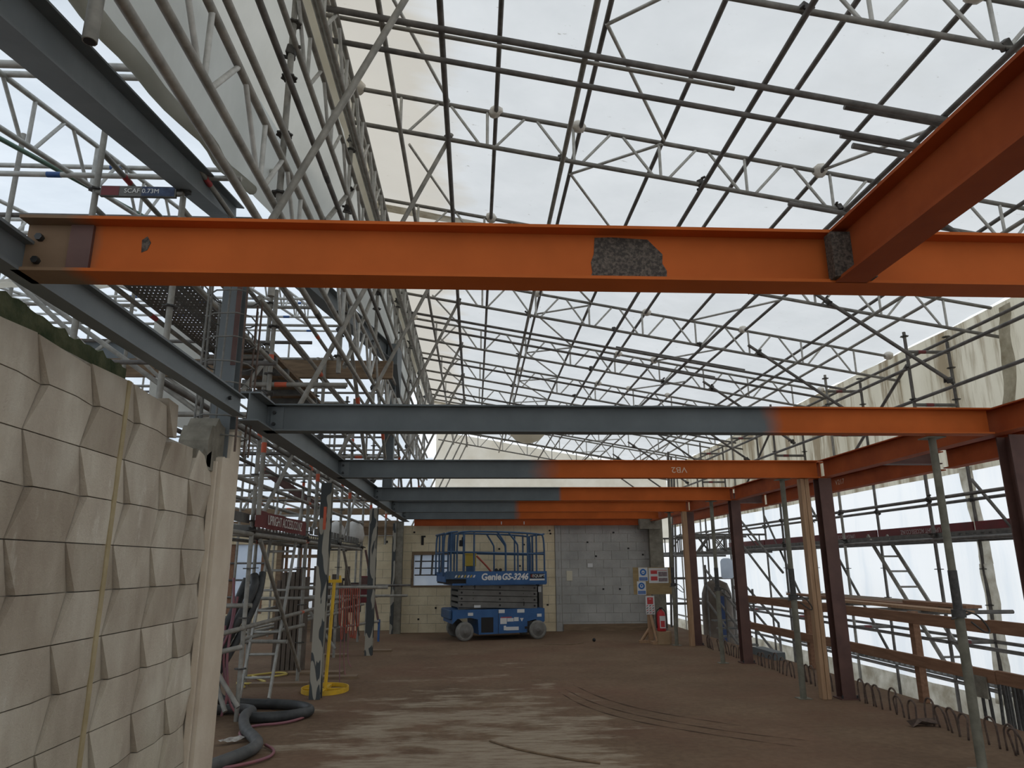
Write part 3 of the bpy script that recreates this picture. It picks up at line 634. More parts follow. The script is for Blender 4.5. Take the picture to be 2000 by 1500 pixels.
# camouflage-painted posts under the long beam
for i, (x, y) in enumerate(((-1.865, 9.16), (-1.84, 13.35))):
    t = hcol(x, y, 0, ZB, 0.13, 'camo', 'steel post with peeling camouflage-like paint, %s from the camera' % ordn(i), group='peeling posts under the long beam', base=False)
    if i == 0: box('paint_band', (x, y - 0.067, 2.1), (0.035, 0.006, 0.28), 'tape', t)
t = thing('timber_post', 'dark weathered post against the cream block wall', 'post', (-1.82, 17.5, 0)); box2('shaft', (-1.92, 17.36, 0), (-1.70, 17.56, 2.55), 'raw_conc', t); box2('edge_strip', (-1.94, 17.34, 0), (-1.86, 17.38, 2.5), 'camo', t)
# column in a rebar cage
hcol(-1.83, 5.17, 2.15, 3.62, 0.14, 'grey_steel', 'grey steel column inside a rebar cage on the broken pilaster', base=False)
box2('rust_streak', (-1.795, 5.096, 2.95), (-1.758, 5.101, 3.62), 'col_brown')
bpy.data.objects['rust_streak'].parent = [o for o in COL.objects if o.name.startswith('steel_column') and 'cage' in str(o.get('label'))][0]
_o = bpy.data.objects['rust_streak']; _o.location = Vector(_o.location) - Vector(_o.parent.location)
cg = thing('rebar_cage', 'rebar cage of upright bars and square ties around the grey column', 'rebar cage', (-1.83, 5.17, 2.35))
for x, y in ((-1.98, 5.02), (-1.98, 5.32), (-1.68, 5.02), (-1.68, 5.32), (-1.83, 5.01), (-1.98, 5.16), (-1.95, 5.05), (-1.70, 5.28)):
    tube('bar', (x, y, 2.3), (x + R.uniform(-.02, .02), y + R.uniform(-.02, .02), 3.66 + R.uniform(-.2, .1)), 0.008, 'rebar_grey' if x < -1.73 else 'rebar', cg, 6)
for z in (2.42, 2.56, 2.80, 2.96, 3.14, 3.32, 3.5):
    a = R.uniform(-0.01, 0.01)
    sweep('tie', [(-1.99, 5.005, z + a), (-1.67, 5.005, z - a), (-1.67, 5.33, z + a), (-1.99, 5.33, z)], 0.006, 'rebar_grey' if R.random() < .6 else 'rebar', cg, 6, True, 1)
# timber posts
for (x, y, n, lab) in ((4.07, 8.66, 2, 'pair of tall pine posts beside the second brown column'), (4.18, 14.19, 1, 'single tall pine post beside the fourth brown column')):
    t = thing('timber_post', lab, 'post', (x, y, 0))
    for k in range(n): box2('stud', (x - 0.05 + k * 0.055, y - 0.05, 0), (x - 0.05 + k * 0.055 + (0.05 if n > 1 else 0.09), y + 0.05, ZB - 0.002), 'timber', t, 0.003)
# adjustable props
for i, (x, y) in enumerate(((3.83, 5.70), (3.83, 8.70), (3.94, 11.78), (3.92, 14.35))):
    t = thing('adjustable_prop', 'adjustable steel prop under the cross beams, %s from the camera' % ordn(i), 'prop', (x, y, 0), 'adjustable steel props')
    box('base_plate', (x, y, 0.004), (0.15, 0.15, 0.008), 'prop', t)
    tube('outer_tube', (x, y, 0.008), (x, y, 1.12), 0.036, 'prop', t, 14); tube('threaded_sleeve', (x, y, 1.12), (x, y, 1.46), 0.034, 'prop_dark', t, 14)
    tube('inner_tube', (x, y, 1.46), (x, y, ZB - 0.01), 0.030, 'prop', t, 14); box('head_plate', (x, y, ZB - 0.006), (0.15, 0.15, 0.008), 'prop', t)
    tube('collar', (x, y, 1.10), (x, y, 1.16), 0.052, 'prop_dark', t, 14)
    sweep('handle', [(x + 0.03, y - 0.05, 1.15), (x + 0.12, y - 0.06, 1.12), (x + 0.20, y - 0.06, 1.0), (x + 0.16, y - 0.06, 0.98), (x + 0.05, y - 0.06, 1.07)], 0.007, 'prop_dark', t, 6)
    tube('pin', (x - 0.08, y - 0.02, 1.09), (x + 0.08, y - 0.02, 1.13), 0.008, 'prop_dark', t, 6)

# ------------------------------------------------------------------ roof lattices and tubes
def lattice(a, b, drop, label, group, m='alloy', cm='galv', per=0.95, r=0.0242, wr_=0.016, start=0.2, cat='lattice beam', drp=(0, 0, -1)):
    """two chords, uprights and slanting braces between a and b (top chord); drop = chord spacing"""
    a, b = Vector(a), Vector(b); d = (b - a); L = d.length; d.normalize(); dn = Vector(drp) * drop
    t = thing('lattice_beam', label, cat, a, group, None, 'thing')
    tube('top_chord', a, b, r, cm, t); tube('bottom_chord', a + dn, b + dn + d * 0.12, r, cm, t)
    s = start
    while s < L:
        tube('upright', a + d * s, a + d * s + dn, wr_ * 1.05, m, t, 8)
        if s + 0.87 < L:
            tube('brace', a + d * (s + 0.08) + dn, a + d * (s + 0.42), wr_, m, t, 8)
            tube('brace', a + d * (s + 0.54), a + d * (s + 0.87) + dn, wr_, m, t, 8)
        s += per
    return t
DR = 0.425
for i, y in enumerate(TY):
    t = lattice((XL, y, zt(XL)), (XR - 0.05, y, zt(XR - 0.05)), DR, cm='galv_mid', label='sloping lattice beam under the roof wrap, %s from the camera' % ordn(i), group='roof lattice beams', start=0.58)
    for x in (XL + 0.1, 0.2, 1.1, 3.0, 3.75, 4.7, XR - 0.12):
        if i < 6 and R.random() < 0.6:
            o = lathe('wrap_scrap', [(0.03, -0.05), (0.075, -0.03), (0.085, 0.02), (0.05, 0.06), (0.02, 0.07)], 'wrap', t, (x, y, zt(x) + 0.01), 8, (R.uniform(-.5, .5), R.uniform(-.5, .5), R.uniform(0, 3)))
    for x in (-0.31, 0.91, 2.41, 3.91):
        if i < 7: coupler(t, (x, y, zt(x) - DR + 0.02))
pur = [(-0.82, 0, 0.024, 'galv'), (-0.31, 0, 0.027, 'galv_dark'), (0.20, 1, 0.024, 'galv_dark'), (0.91, 0, 0.026, 'galv'), (1.12, 1, 0.024, 'galv_dark'), (2.01, 1, 0.024, 'galv_dark'),
       (2.41, 0, 0.024, 'galv_dark'), (2.97, 1, 0.024, 'galv_dark'), (3.75, 1, 0.024, 'galv_dark'), (3.93, 0, 0.026, 'galv_dark'), (4.72, 1, 0.024, 'galv_dark'), (5.55, 0, 0.024, 'galv'), (5.9, 1, 0.024, 'galv_dark'), (6.55, 1, 0.024, 'galv')]
for i, (x, top, r, m) in enumerate(pur):
    z = zt(x) + (-0.01 if top else -DR - 0.048)
    single_tube((x, 0.5, z), (x, 26.9, z), 'long tube under the roof wrap running away, %s counted from the inner wall' % ordn(i), 'roof purlin tubes', m, r, name='purlin_tube')
# paired cross tubes hung under the lattices
for i, y in enumerate((5.03, 5.36, 12.35, 12.95, 15.3, 18.0)):
    up = 0.0 if i % 2 == 0 else 0.04
    single_tube((XL + 0.1, y, zt(XL + 0.1) - DR - 0.10 - up), (4.6 if i < 2 else 6.8, y, zt(4.6 if i < 2 else 6.8) - DR - 0.10 - up),
                'cross tube slung below the roof lattices, %s from the camera' % ordn(i), 'slung cross tubes', 'galv_dark', 0.027 if i == 0 else 0.024)
single_tube((XL + 0.1, 5.17, zt(XL + 0.1) - DR - 0.05), (2.2, 5.17, zt(2.2) - DR - 0.05), 'thin cross tube close beside the first slung cross tube', None, 'galv', 0.018)
for k, (x, y, z, L) in enumerate(((3.12, 5.12, -0.35, 1.5), (3.22, 5.40, -0.42, 0.95), (3.35, 5.46, -0.46, 1.2), (3.32, 6.70, -0.36, 0.9), (2.6, 12.5, -0.30, 2.4), (2.4, 13.0, -0.38, 2.2))):
    single_tube((x, y, zt(x) - DR + z + 0.28), (x + L, y, zt(x + L) - DR + z + 0.28), 'short spare tube lying across the roof tubes, %s of six' % ordn(k), 'spare tubes in the roof', 'galv_dark', 0.026)
# plan bracing in the roof
br = []
for y0, y1 in zip(TY[:-1], TY[1:]):
    for xa, xb in ((1.12, 2.01), (-0.82, -0.31), (4.72, 3.75)): br.append(((xa, (y0 + y1) / 2 - 0.35, zt(xa) - 0.03), (xb, y1 - 0.1, zt(xb) - 0.03)))
for i, (a, b) in enumerate(br):
    single_tube(a, b, 'slanting tie tube in the roof plane, %s from the camera' % ordn(i), 'roof plane ties', 'alloy', 0.017, name='tie_tube')
    if i % 3 == 0: single_tube((a[0], a[1] + 0.02, a[2]), (b[0], a[1] + 0.9 - 1.8, zt(b[0]) - 0.03), 'slanting tie tube leaning back in the roof plane, %s pair from the camera' % ordn(i // 3), 'roof plane ties', 'alloy', 0.017, name='tie_tube')
# knee braces from the lattices to the long beam and to the slab-edge scaffold
for i, y in enumerate(TY):
    single_tube((-0.28, y + 0.05, zt(-0.28) - DR + 0.1), ((-1.90, y + 0.05, 2.62) if i else (-1.40, y + 0.05, 3.62)), 'long knee brace from the roof down to the grey beam, %s from the camera' % ordn(i), 'inner knee braces', 'galv', 0.025, name='knee_brace')
    if i > 0: single_tube((4.75, y - 0.05, zt(4.75) - DR + 0.15), (6.58, y - 0.05, 3.92), 'knee brace from the roof down to the slab-edge scaffold, %s from the camera' % ordn(i - 1), 'outer knee braces', 'galv_dark', 0.026, name='knee_brace', coup=(0.1, 0.97))

# ------------------------------------------------------------------ inner scaffold wall over the grey beam
XI = -1.35
IY = [4.66, 7.12, 9.6, 12.1, 14.6, 17.1, 19.6]
for i, y in enumerate(IY):
    standard(XI - 0.06, y, 3.32 + 0.12 * (i % 3), zt(XI) - 0.05, 'upright in the scaffold wall above the grey beam, %s from the camera' % ordn(i), 'inner wall uprights',
             ros=(3.62, 4.1, 4.58, 5.06, 5.54, 6.02) if i < 6 else (), coup=(3.9, 5.3, 6.15))
    if i > 0:
        standard(XI - 0.72, y - 0.1, 2.0, 4.3, 'short upright behind the scaffold wall, %s from the camera' % ordn(i - 1), 'rear wall uprights', ros=(2.9, 3.4, 3.9) if i < 5 else (), tape=(2.6, 3.5), coup=(3.2,))
        single_tube((XI - 0.9, y - 0.06, 3.3), (XI + 0.05, y - 0.06, 3.3), 'short transom tying the scaffold wall, %s from the camera' % ordn(i - 1), 'inner wall transoms', bands=((0.3, 'tape'),))
for i, (z, m, nm) in enumerate(((3.60, 'galv', 'lowest'), (4.47, 'galv', 'middle'), (4.90, 'galv_dark', 'upper'))):
    single_tube((XI, 0.8, z), (XI, 20, z), '%s long tube along the scaffold wall above the grey beam' % nm, 'inner wall tubes', m, 0.0245, bands=((0.26, 'coupler'), (0.5, 'coupler')))
for i, (z, nm) in enumerate(((4.26, 'lowest'), (5.72, 'middle'), (zt(XI) - 0.08, 'topmost'))):
    lattice((XI - (0.0 if i == 0 else 0.02), 0.8, z), (XI - (0.0 if i == 0 else 0.02), 20, z), 0.40, '%s long lattice beam in the scaffold wall above the grey beam' % nm, 'inner wall lattice beams', cm='galv', start=0.4)
lattice((-1.20, 0.8, zt(-1.2) - 0.5), (-1.20, 20, zt(-1.2) - 0.5), 0.40, 'lattice beam carrying the roof at its inner edge', 'inner wall lattice beams', cm='galv', start=0.1)
def wrap_foot(y):      # the wrap's lower edge rides on the two grey rafters, then on the wall tubes
    K = [(0.5, -1.66, 3.70), (3.0, -1.92, 4.16), (6.6, -2.33, 5.22), (7.4, -1.98, 4.95), (11.8, -1.40, 5.12), (13.0, -1.62, 4.75), (18.0, -1.62, 4.6)]
    for (ya, xa, za), (yb, xb, zb) in zip(K, K[1:]):
        if y <= yb: t = (y - ya) / (yb - ya); return Vector((xa + (xb - xa) * t, y, za + (zb - za) * t))
vs, fs, nu, nv = [], [], 110, 12
for i in range(nu + 1):
    y = 0.5 + 17.5 * i / nu; p = wrap_foot(y); q = Vector((-1.54, y, zt(-1.54) + 0.03))
    for j in range(nv + 1):
        w = p.lerp(q, j / nv); w.x -= 0.10 * math.sin(math.pi * j / nv) + 0.05 * noise.noise(w * 0.9) + 0.03 * noise.noise(w * 2.6) * (1 if j < nv else 0); vs.append(w)
for i in range(nu):
    for j in range(nv): k = i * (nv + 1) + j; fs.append((k, k + 1, k + nv + 2, k + nv + 1))
wsht = mesh_obj('hanging_wrap', vs, fs, 'inner_sheet', None, (0, 0, 0), True)
tag(wsht, 'grey cream wrap hanging behind the scaffold wall above the grey beam', 'sheeting')
P = [wrap_foot(0.6 + k * 0.5) + Vector((0.02 * math.sin(k * 1.7) + 0.03, 0, 0.03 * math.sin(k * 2.3) - 0.02)) for k in range(13)]
tag(sweep('rolled_wrap', P, 0.055, 'inner_sheet', None, 10, False, 1), 'rolled cream lower edge of the hanging wrap by the grey rafter', 'sheeting')
for i, (a, b) in enumerate((((-1.62, 2.62, 5.2), (-1.63, 2.62, 3.66)),)):
    t = single_tube(a, b, 'open-ended tube hanging down past the overhead grey rafter', None, 'galv', 0.030)
    tube('bore', b, Vector(b) - Vector((0, 0, 0.002)), 0.024, 'dark', t)
for i, y in enumerate(IY[:-1]):
    single_tube((XI - 0.03, y + 0.15, 3.55), (XI - 0.03, y + 2.3, 5.4), 'raking brace in the scaffold wall, %s bay from the camera' % ordn(i), 'inner wall rakers')
    if i > 0: single_tube((XI - 0.1, y + 2.3, 2.9), (XI - 0.1, y + 0.3, 4.4), 'low raking brace in the scaffold wall, %s bay from the camera' % ordn(i - 1), 'inner wall low rakers', bands=((0.4, 'tape'),))

# ------------------------------------------------------------------ scaffold in the side bay
SY = [5.38, 7.95, 10.52, 13.1, 15.67]
for i, y in enumerate(SY):
    for x, row in ((-2.4, 'front'), (-3.1, 'rear')):
        standard(x, y, 0.0 if i else 2.2, (4.45 if row == 'front' and i == 0 else 5.2) if i < 2 else 4.6, 'side-bay scaffold upright in the %s row, %s from the camera' % (row, ordn(i)), 'side bay uprights',
                 ros=[0.5 + 0.5 * k for k in range(9)] if i < 4 else (), tape=(2.9,) if 0 < i < 4 else (), coup=(1.9, 3.88))
    for z, nm in ((1.86, 'low'), (3.85, 'upper'), (4.48, 'top')):
        t = single_tube((-3.1, y, z), (-2.4, y, z), '%s transom across the side-bay scaffold, %s from the camera' % (nm, ordn(i)), 'side bay transoms', 'galv')
        if z > 4.4 and i == 0:
            box2('side_plate', (-3.05, y - 0.03, z - 0.045), (-2.45, y + 0.0, z + 0.045), 'deck_steel', t); box2('blue_band', (-2.72, y - 0.033, z - 0.04), (-2.46, y - 0.029, z + 0.04), 'navy_band', t)
            box2('red_band', (-3.04, y - 0.033, z - 0.04), (-2.9, y - 0.029, z + 0.04), 'toe_red', t)
            text('lettering', 'SCAF 0.73M', 0.055, 'letter_white', t, (-2.72, y - 0.035, z), (math.pi / 2, 0, 0), 1.0, 0, 0.0005)
k = 0
for x, row in ((-2.4, 'front'), (-3.1, 'rear')):
    for z in (0.9, 1.86, 2.4, 2.9, 3.85, 4.35, 4.85):
        single_tube((x, 5.38, z), (x, 15.67 if z < 4.5 else 9.0, z), 'long ledger of the side-bay scaffold, %s row, %s level up' % (row, ordn([0.9, 1.86, 2.4, 2.9, 3.85, 4.35, 4.85].index(z))), 'side bay ledgers', 'galv' if z != 2.9 else 'galv_dark', bands=((0.12, 'red_tape'), (0.5, 'tape')))
for i in range(4):
    single_tube((-2.36, SY[i] + 0.1, 2.0), (-2.36, SY[i + 1] - 0.1, 3.8), 'upper raking brace of the side-bay scaffold, %s bay' % ordn(i), 'side bay rakers')
    single_tube((-2.36, SY[i + 1] - 0.1, 0.15), (-2.36, SY[i] + 0.2, 1.8) if i % 2 else (-3.06, SY[i + 1] + 0.1, 1.0), 'low raking brace of the side-bay scaffold, %s bay' % ordn(i), 'side bay rakers')
    single_tube((-4.9, SY[i] + 0.4, 0.25), (-2.2, SY[i] + 1.9, 0.78), 'low slanting tube across the side bay floor, %s bay' % ordn(i), 'side bay rakers')
for k, (x, z) in enumerate(((-1.95, 3.42), (-1.98, 3.9), (-2.05, 4.4))):
    single_tube((x, 6.2, z), (x, 19.5, z), 'long tube between the scaffold wall and the side-bay scaffold, %s up' % ordn(k), 'tubes behind the scaffold wall', 'galv', bands=((0.2, 'tape'),))
# deck planks
def perforated_plank(x, y0, y1, z, label, w=0.32, group=None, holes=True):
    """steel deck plank with real punched holes"""
    t = thing('deck_plank', label, 'scaffold plank', (x, y0, z), group)
    nx = 8; ny = int((y1 - y0) / 0.07)
    if not holes: box2('tray', (x, y0, z), (x + w, y1, z + 0.004), 'deck_steel', t)
    else:
        vs, fs = [], []; dx, dy = w / nx, (y1 - y0) / ny
        for j in range(ny):
            for i in range(nx):
                cx, cy = dx * (i + .5), dy * (j + .5); b = len(vs); hx, hy = dx * .11, dy * .10
                vs += [(cx - dx / 2, cy - dy / 2, 0), (cx + dx / 2, cy - dy / 2, 0), (cx + dx / 2, cy + dy / 2, 0), (cx - dx / 2, cy + dy / 2, 0),
                       (cx - hx, cy - hy, 0), (cx + hx, cy - hy, 0), (cx + hx, cy + hy, 0), (cx - hx, cy + hy, 0)]
                fs += [(b, b + 1, b + 5, b + 4), (b + 1, b + 2, b + 6, b + 5), (b + 2, b + 3, b + 7, b + 6), (b + 3, b, b + 4, b + 7)]
        mesh_obj('tray', vs, fs, 'deck_steel', t, (x, y0, z))
    for s in (0, w - 0.012):
        vs, fs = [], []; n = int((y1 - y0) / 0.14); dy = (y1 - y0) / n     # side rail with slots
        for j in range(n):
            b = len(vs); c = dy * (j + .5)
            vs += [(0, c - dy / 2, 0), (0, c + dy / 2, 0), (0, c + dy / 2, 0.07), (0, c - dy / 2, 0.07), (0, c - .04, 0.02), (0, c + .04, 0.02), (0, c + .04, 0.05), (0, c - .04, 0.05)]
            fs += [(b, b + 1, b + 5, b + 4), (b + 1, b + 2, b + 6, b + 5), (b + 2, b + 3, b + 7, b + 6), (b + 3, b, b + 4, b + 7)]
        mesh_obj('side_rail', vs, fs, 'deck_steel', t, (x + s, y0, z))
    for yy in (y0, y1 - 0.03): box2('end_hook', (x + 0.01, yy, z), (x + w - 0.02, yy + 0.03, z + 0.06), 'deck_steel', t)
    return t
for k, x in enumerate((-3.06, -2.73)):
    perforated_plank(x, 5.42, 7.92, 3.89, 'perforated steel deck plank overhead behind the caged column, %s plank' % ['outer', 'inner'][k], group='upper deck planks')
t = thing('timber_deck', 'upper timber deck of boards on cross bearers in the side bay', 'scaffold deck', (-3.06, 8.0, 3.89))
for k in range(3): box2('board', (-3.06 + k * 0.235, 8.0, 3.93), (-3.06 + k * 0.235 + 0.225, 13.0, 3.97), 'timber_brown', t)
for k in range(9): box2('bearer', (-3.1, 8.2 + k * 0.55, 3.86), (-2.36, 8.28 + k * 0.55, 3.93), 'deck_steel', t)
for i in range(1, 4):
    for k, x in enumerate((-3.06, -2.73)):
        perforated_plank(x, SY[i] + 0.04, SY[i + 1] - 0.03, 1.90, 'steel deck plank at head height in the side bay, %s bay, %s plank' % (ordn(i - 1), ['outer', 'inner'][k]), group='low deck planks', holes=False)
    t = thing('toe_board', 'grey slotted toe board along the low side-bay deck, %s bay' % ordn(i - 1), 'toe board', (-2.38, SY[i], 1.92), 'low toe boards')
    if i > 1:
        for q in range(8): box2('slot_plate', (-2.385, SY[i] + 0.1 + q * 0.3, 1.97), (-2.375, SY[i] + 0.3 + q * 0.3, 2.07), 'deck_steel', t)
    else: box2('plate', (-2.43, SY[i] - 1.4, 1.97), (-2.42, SY[i] - 0.05, 2.07), 'deck_steel', t)
# banner
bn = thing('banner', 'maroon scaffold firm banner with tall white lettering at head height', 'banner', (-2.33, 7.95, 1.95))
vs, fs = [], []
for j in range(15):
    y = 7.80 + (10.20 - 7.80) * j / 14; dx = 0.02 * math.sin(j * 1.3)
    vs += [(0 + dx, y - 7.95, -0.02 - 0.0 * j), (dx, y - 7.95, 0.16)]
for j in range(14): fs.append((2 * j, 2 * j + 2, 2 * j + 3, 2 * j + 1))
mesh_obj('cloth', vs, fs, 'banner', bn, (-2.33, 7.95, 1.95), True)
text('lettering', 'UPRIGHT ACCESS.CO.NZ', 0.155, 'letter_white', bn, (-2.305, 9.0, 2.02), (math.pi / 2, 0, math.pi / 2), 0.92, 0, 0.0008)
# deeper bird-cage of tubes in the side bay
c = 0
for i, y in enumerate((6.6, 9.2, 11.8, 14.4, 17.0, 20.0, 22.5)):
    for x in (-4.6, -6.2, -8.0):
        standard(x, y, 0.0, 5.0 + 0.12 * y, 'upright deep in the side bay, %s frame, %s from the grey beam' % (ordn(i), ordn([-4.6, -6.2, -8.0].index(x))), 'deep side bay uprights', tape=(3.2,) if i % 2 else (), m='galv')
    for z in (2.9, 3.4, 4.4, 4.9, 5.5):
        if z > 5 and i < 2: continue
        single_tube((-9.0, y + 0.03, z + 0.03 * i), (-1.9 if z < 4 else -2.2, y + 0.03, z + 0.03 * i), 'level cross tube deep in the side bay, %s frame, %s level' % (ordn(i), ordn([2.9, 3.4, 4.4, 4.9, 5.5].index(z))), 'deep side bay cross tubes', 'galv' if (i + int(z * 2)) % 3 else 'galv_dark', bands=((0.55, 'tape'),) if i % 2 else ())
    if i < 6:
        single_tube((-4.55, y, 2.6), (-4.55, y + 2.5, 4.6), 'raking tube deep in the side bay, %s frame' % ordn(i), 'deep side bay rakers')
        single_tube((-2.3, y + 0.4, 2.7), (-4.6, y + 0.4, 4.3), 'cross raking tube deep in the side bay, %s frame' % ordn(i), 'deep side bay rakers')
        single_tube((-4.7, y + 0.2, 4.4), (-3.0, y + 0.2, 2.9), 'counter raking tube deep in the side bay, %s frame' % ordn(i), 'deep side bay rakers')
for i, (x, z) in enumerate(((-4.6, 3.0), (-4.6, 4.6), (-6.2, 3.0), (-6.2, 4.6), (-4.6, 2.3))):
    single_tube((x, 5.5, z), (x, 22.5, z), 'long ledger deep in the side bay, %s of five' % ordn(i), 'deep side bay ledgers')
# side-bay roof lattices running away from the camera, rising
for i, x in enumerate((-3.6, -5.6, -7.6, -9.4)):
    lattice((x, 1.0, lz(1.0) + 0.42), (x, 15.4, lz(15.4) + 0.42), 0.42, 'rising lattice beam of the side-bay roof, %s from the grey rafter' % ordn(i), 'side bay roof lattices', cm='alloy', start=0.5)
for i in range(15):
    y = 2.0 + i * 0.95
    z = lz(y) + (0.44 if i % 2 else -0.03)
    single_tube((-10.2, y, z), (-2.1, y, z), 'level purlin tube of the side-bay roof, %s from the camera' % ordn(i), 'side bay purlins', 'alloy', 0.0242, bands=((0.80, 'blue_tube'), (0.55, 'blue_tube')), name='purlin_tube')
single_tube((-4.6, 3.4, 4.85), (-3.1, 9.0, 5.35), 'green painted tube slanting under the side-bay roof', None, 'green_tube', 0.022)
single_tube((-2.95, 7.6, 4.6), (-2.95, 7.6, 5.5), 'blue painted upright tube under the side-bay roof', None, 'blue_tube', 0.02)
tp = grid_sheet('torn_wrap', (-6.6, 8.0, 4.75), (-4.3, 8.4, 4.85), (-6.6, 8.9, 5.15), (-4.5, 9.0, 5.1), 16, 8, 0.16, 'cream_sheet', None, 1.8)
tag(tp, 'torn cream wrap drooping under the side-bay roof', 'sheeting')
tp = grid_sheet('hanging_wrap', (-4.6, 10.0, 3.55), (-3.3, 10.4, 3.2), (-4.7, 10.1, 5.0), (-4.1, 10.3, 4.9), 12, 12, 0.10, 'inner_sheet', None, 1.8)
tag(tp, 'grey wrap sheet hanging behind the perforated deck planks', 'sheeting')
tp = grid_sheet('hanging_wrap', (-9.5, 5.4, 4.1), (-5.2, 6.4, 4.3), (-9.5, 7.4, 5.1), (-6.2, 7.9, 4.75), 14, 8, 0.10, 'inner_sheet', None, 1.8)
tag(tp, 'grey cream wrap panel low under the side-bay roof', 'sheeting')
t = thing('timber_beam', 'deep brown timber beam crossing the side bay behind the caged column', 'beam', (-5.6, 9.6, 4.0), None, None, 'thing')
box2('plank', (-5.6, 9.55, 4.03), (-1.15, 9.62, 4.28), 'timber_brown', t)
for i, z in enumerate((2.45, 2.75, 3.05)):
    t = thing('timber_beam', 'brown timber rail at the far end of the side bay, %s up' % ordn(i), 'beam', (-7.5, 18.0, z), 'far timber rails', None, 'thing'); box2('plank', (-7.5, 17.95, z), (-1.9, 18.0, z + 0.14), 'timber_brown', t)
ibeam('steel_beam', (-6.2, 10.6, 4.55), (-4.9, 10.6, 4.55), 0.30, 0.16, 'grey_steel', 'short grey steel beam glimpsed above the block wall', 'beam')
ibeam('steel_rafter', (-4.6, 15.2, 3.5), (-3.1, 15.2, 2.5), 0.16, 0.12, 'col_brown', 'small rusty rafter slanting behind the side-bay tubes', 'rafter')
for i, (x, y, s) in enumerate(((-2.15, 15.2, 0.22), (-2.30, 14.0, 0.18))):
    t = lathe('bulk_bag', [(0.4 * s, 0), (0.9 * s, 0.15 * s), (1.0 * s, 0.7 * s), (0.85 * s, 1.5 * s), (0.45 * s, 1.9 * s), (0.12 * s, 2.1 * s)], 'bag_white', None, (x - 0.35, y, 1.98), 14)
    tag(t, 'white woven bag on the low side-bay deck, %s' % ['fuller one by the far post', 'smaller one in front'][i], 'bag', 'white bags on the deck')

# ------------------------------------------------------------------ scaffold along the slab edge
RY = [2.47, 5.04, 7.61, 10.18, 12.75, 15.32, 17.9, 20.5, 23.1]
XA, XB = 6.65, 7.32
for i, y in enumerate(RY):
    for x, row, zt_ in ((XA, 'inner', 5.0), (XB, 'outer', 4.85)):
        standard(x, y, -0.9, zt_, 'slab-edge scaffold upright in the %s row, %s from the camera' % (row, ordn(i)), 'slab edge uprights',
                 ros=[-0.07 + 0.5 * q for q in range(11)] if 1 < i < 6 else (), m='galv_dark' if row == 'outer' or i % 2 else 'galv', coup=(2.42, 1.9))
    for z, nm in ((0.44, 'low'), (1.86, 'deck'), (3.84, 'upper'), (4.68, 'top')):
        single_tube((XA, y, z), (XB, y, z), '%s transom of the slab-edge scaffold, %s from the camera' % (nm, ordn(i)), 'slab edge transoms', 'galv_dark', 0.027, bands=((0.35, 'toe_red'),))
lv = [(-0.07, 'ground'), (0.44, 'knee'), (1.84, 'deck'), (2.42, 'rail'), (3.90, 'upper'), (4.42, 'top')]
for x, row in ((XA, 'inner'), (XB, 'outer')):
    for z, nm in lv:
        if row == 'outer' and nm == 'top': z = 4.88
        if row == 'outer' and nm == 'upper': continue
        single_tube((x, 1.5, z), (x, 24, z), '%s level ledger of the slab-edge scaffold, %s row' % (nm, row), 'slab edge ledgers', 'galv_dark', 0.025)
for i in range(2, 7):
    a, b = (RY[i] + 0.1, RY[i + 1] - 0.1)
    if i in (2, 4, 5): single_tube((XB - 0.04, b, 2.7), (XB - 0.04, a, 0.0), 'raking brace low on the slab-edge scaffold, %s bay' % ordn(i - 2), 'slab edge rakers', 'galv_dark')
    if i % 2: single_tube((XA + 0.04, a, 4.5), (XA + 0.04, b, 3.1), 'raking brace high on the slab-edge scaffold, %s bay' % ordn(i - 2), 'slab edge rakers', 'galv_dark')
for i in range(1, 7):
    for k, x in enumerate((XA + 0.02, XA + 0.345)):
        perforated_plank(x, RY[i] + 0.03, RY[i + 1] - 0.03, 1.87, 'steel deck plank on the slab-edge scaffold, %s bay, %s plank' % (ordn(i - 1), ['inner', 'outer'][k]), group='slab edge deck planks', holes=False)
        if 1 < i < 5: perforated_plank(x, RY[i] + 0.03, RY[i + 1] - 0.03, -0.04, 'ground level deck plank beyond the slab edge, %s bay, %s plank' % (ordn(i - 2), ['inner', 'outer'][k]), group='ground level deck planks', holes=False)
    t = thing('toe_board', 'dark red toe board on the slab-edge scaffold deck, %s bay' % ordn(i - 1), 'toe board', (XB - 0.03, RY[i], 1.95), 'red toe boards')
    o = box2('board', (XB - 0.05, RY[i] + 0.03, 1.95), (XB - 0.02, RY[i + 1] - 0.03, 2.10), 'toe_red', t)
    if 1 <= i <= 4: text('lettering', 'UPRIGHT ACCESS.CO.NZ', 0.10, 'letter_grey', t, (XB - 0.052, RY[i] + 1.3, 2.025), (math.pi / 2, math.pi, -math.pi / 2), 0.95, 0, 0.0005)
# ladder inside the scaffold
def ladder(label, base, top, w, n, m, wdir, group=None):
    base, top, wd = Vector(base), Vector(top), Vector(wdir).normalized() * (w / 2)
    t = thing('ladder', label, 'ladder', base, group)
    d = (top - base); L = d.length; d.normalize()
    for s in (-1, 1):
        a, b = base + wd * s, top + wd * s
        o = bpy.data.objects.new('stile', box_mesh((0.026, 0.065, L), m)); o.location = (a + b) / 2
        x = wd.normalized(); z = d; y = z.cross(x); o.rotation_euler = Matrix((x, y, z)).transposed().to_euler(); link(o, t)
    for k in range(n):
        p = base + d * (0.25 + k * (L - 0.4) / (n - 1)); tube('rung', p - wd, p + wd, 0.016, m, t, 8)
    return t
ladder('aluminium ladder leaning inside the slab-edge scaffold bay', (6.98, 10.5, 0.0), (6.98, 12.25, 1.98), 0.34, 8, 'galv', (1, 0, 0))
ladder('long aluminium ladder leaning against the side-bay scaffold beside the hoses', (-2.62, 9.2, 0.0), (-2.62, 10.45, 2.35), 0.34, 9, 'alloy', (1, 0.05, 0))
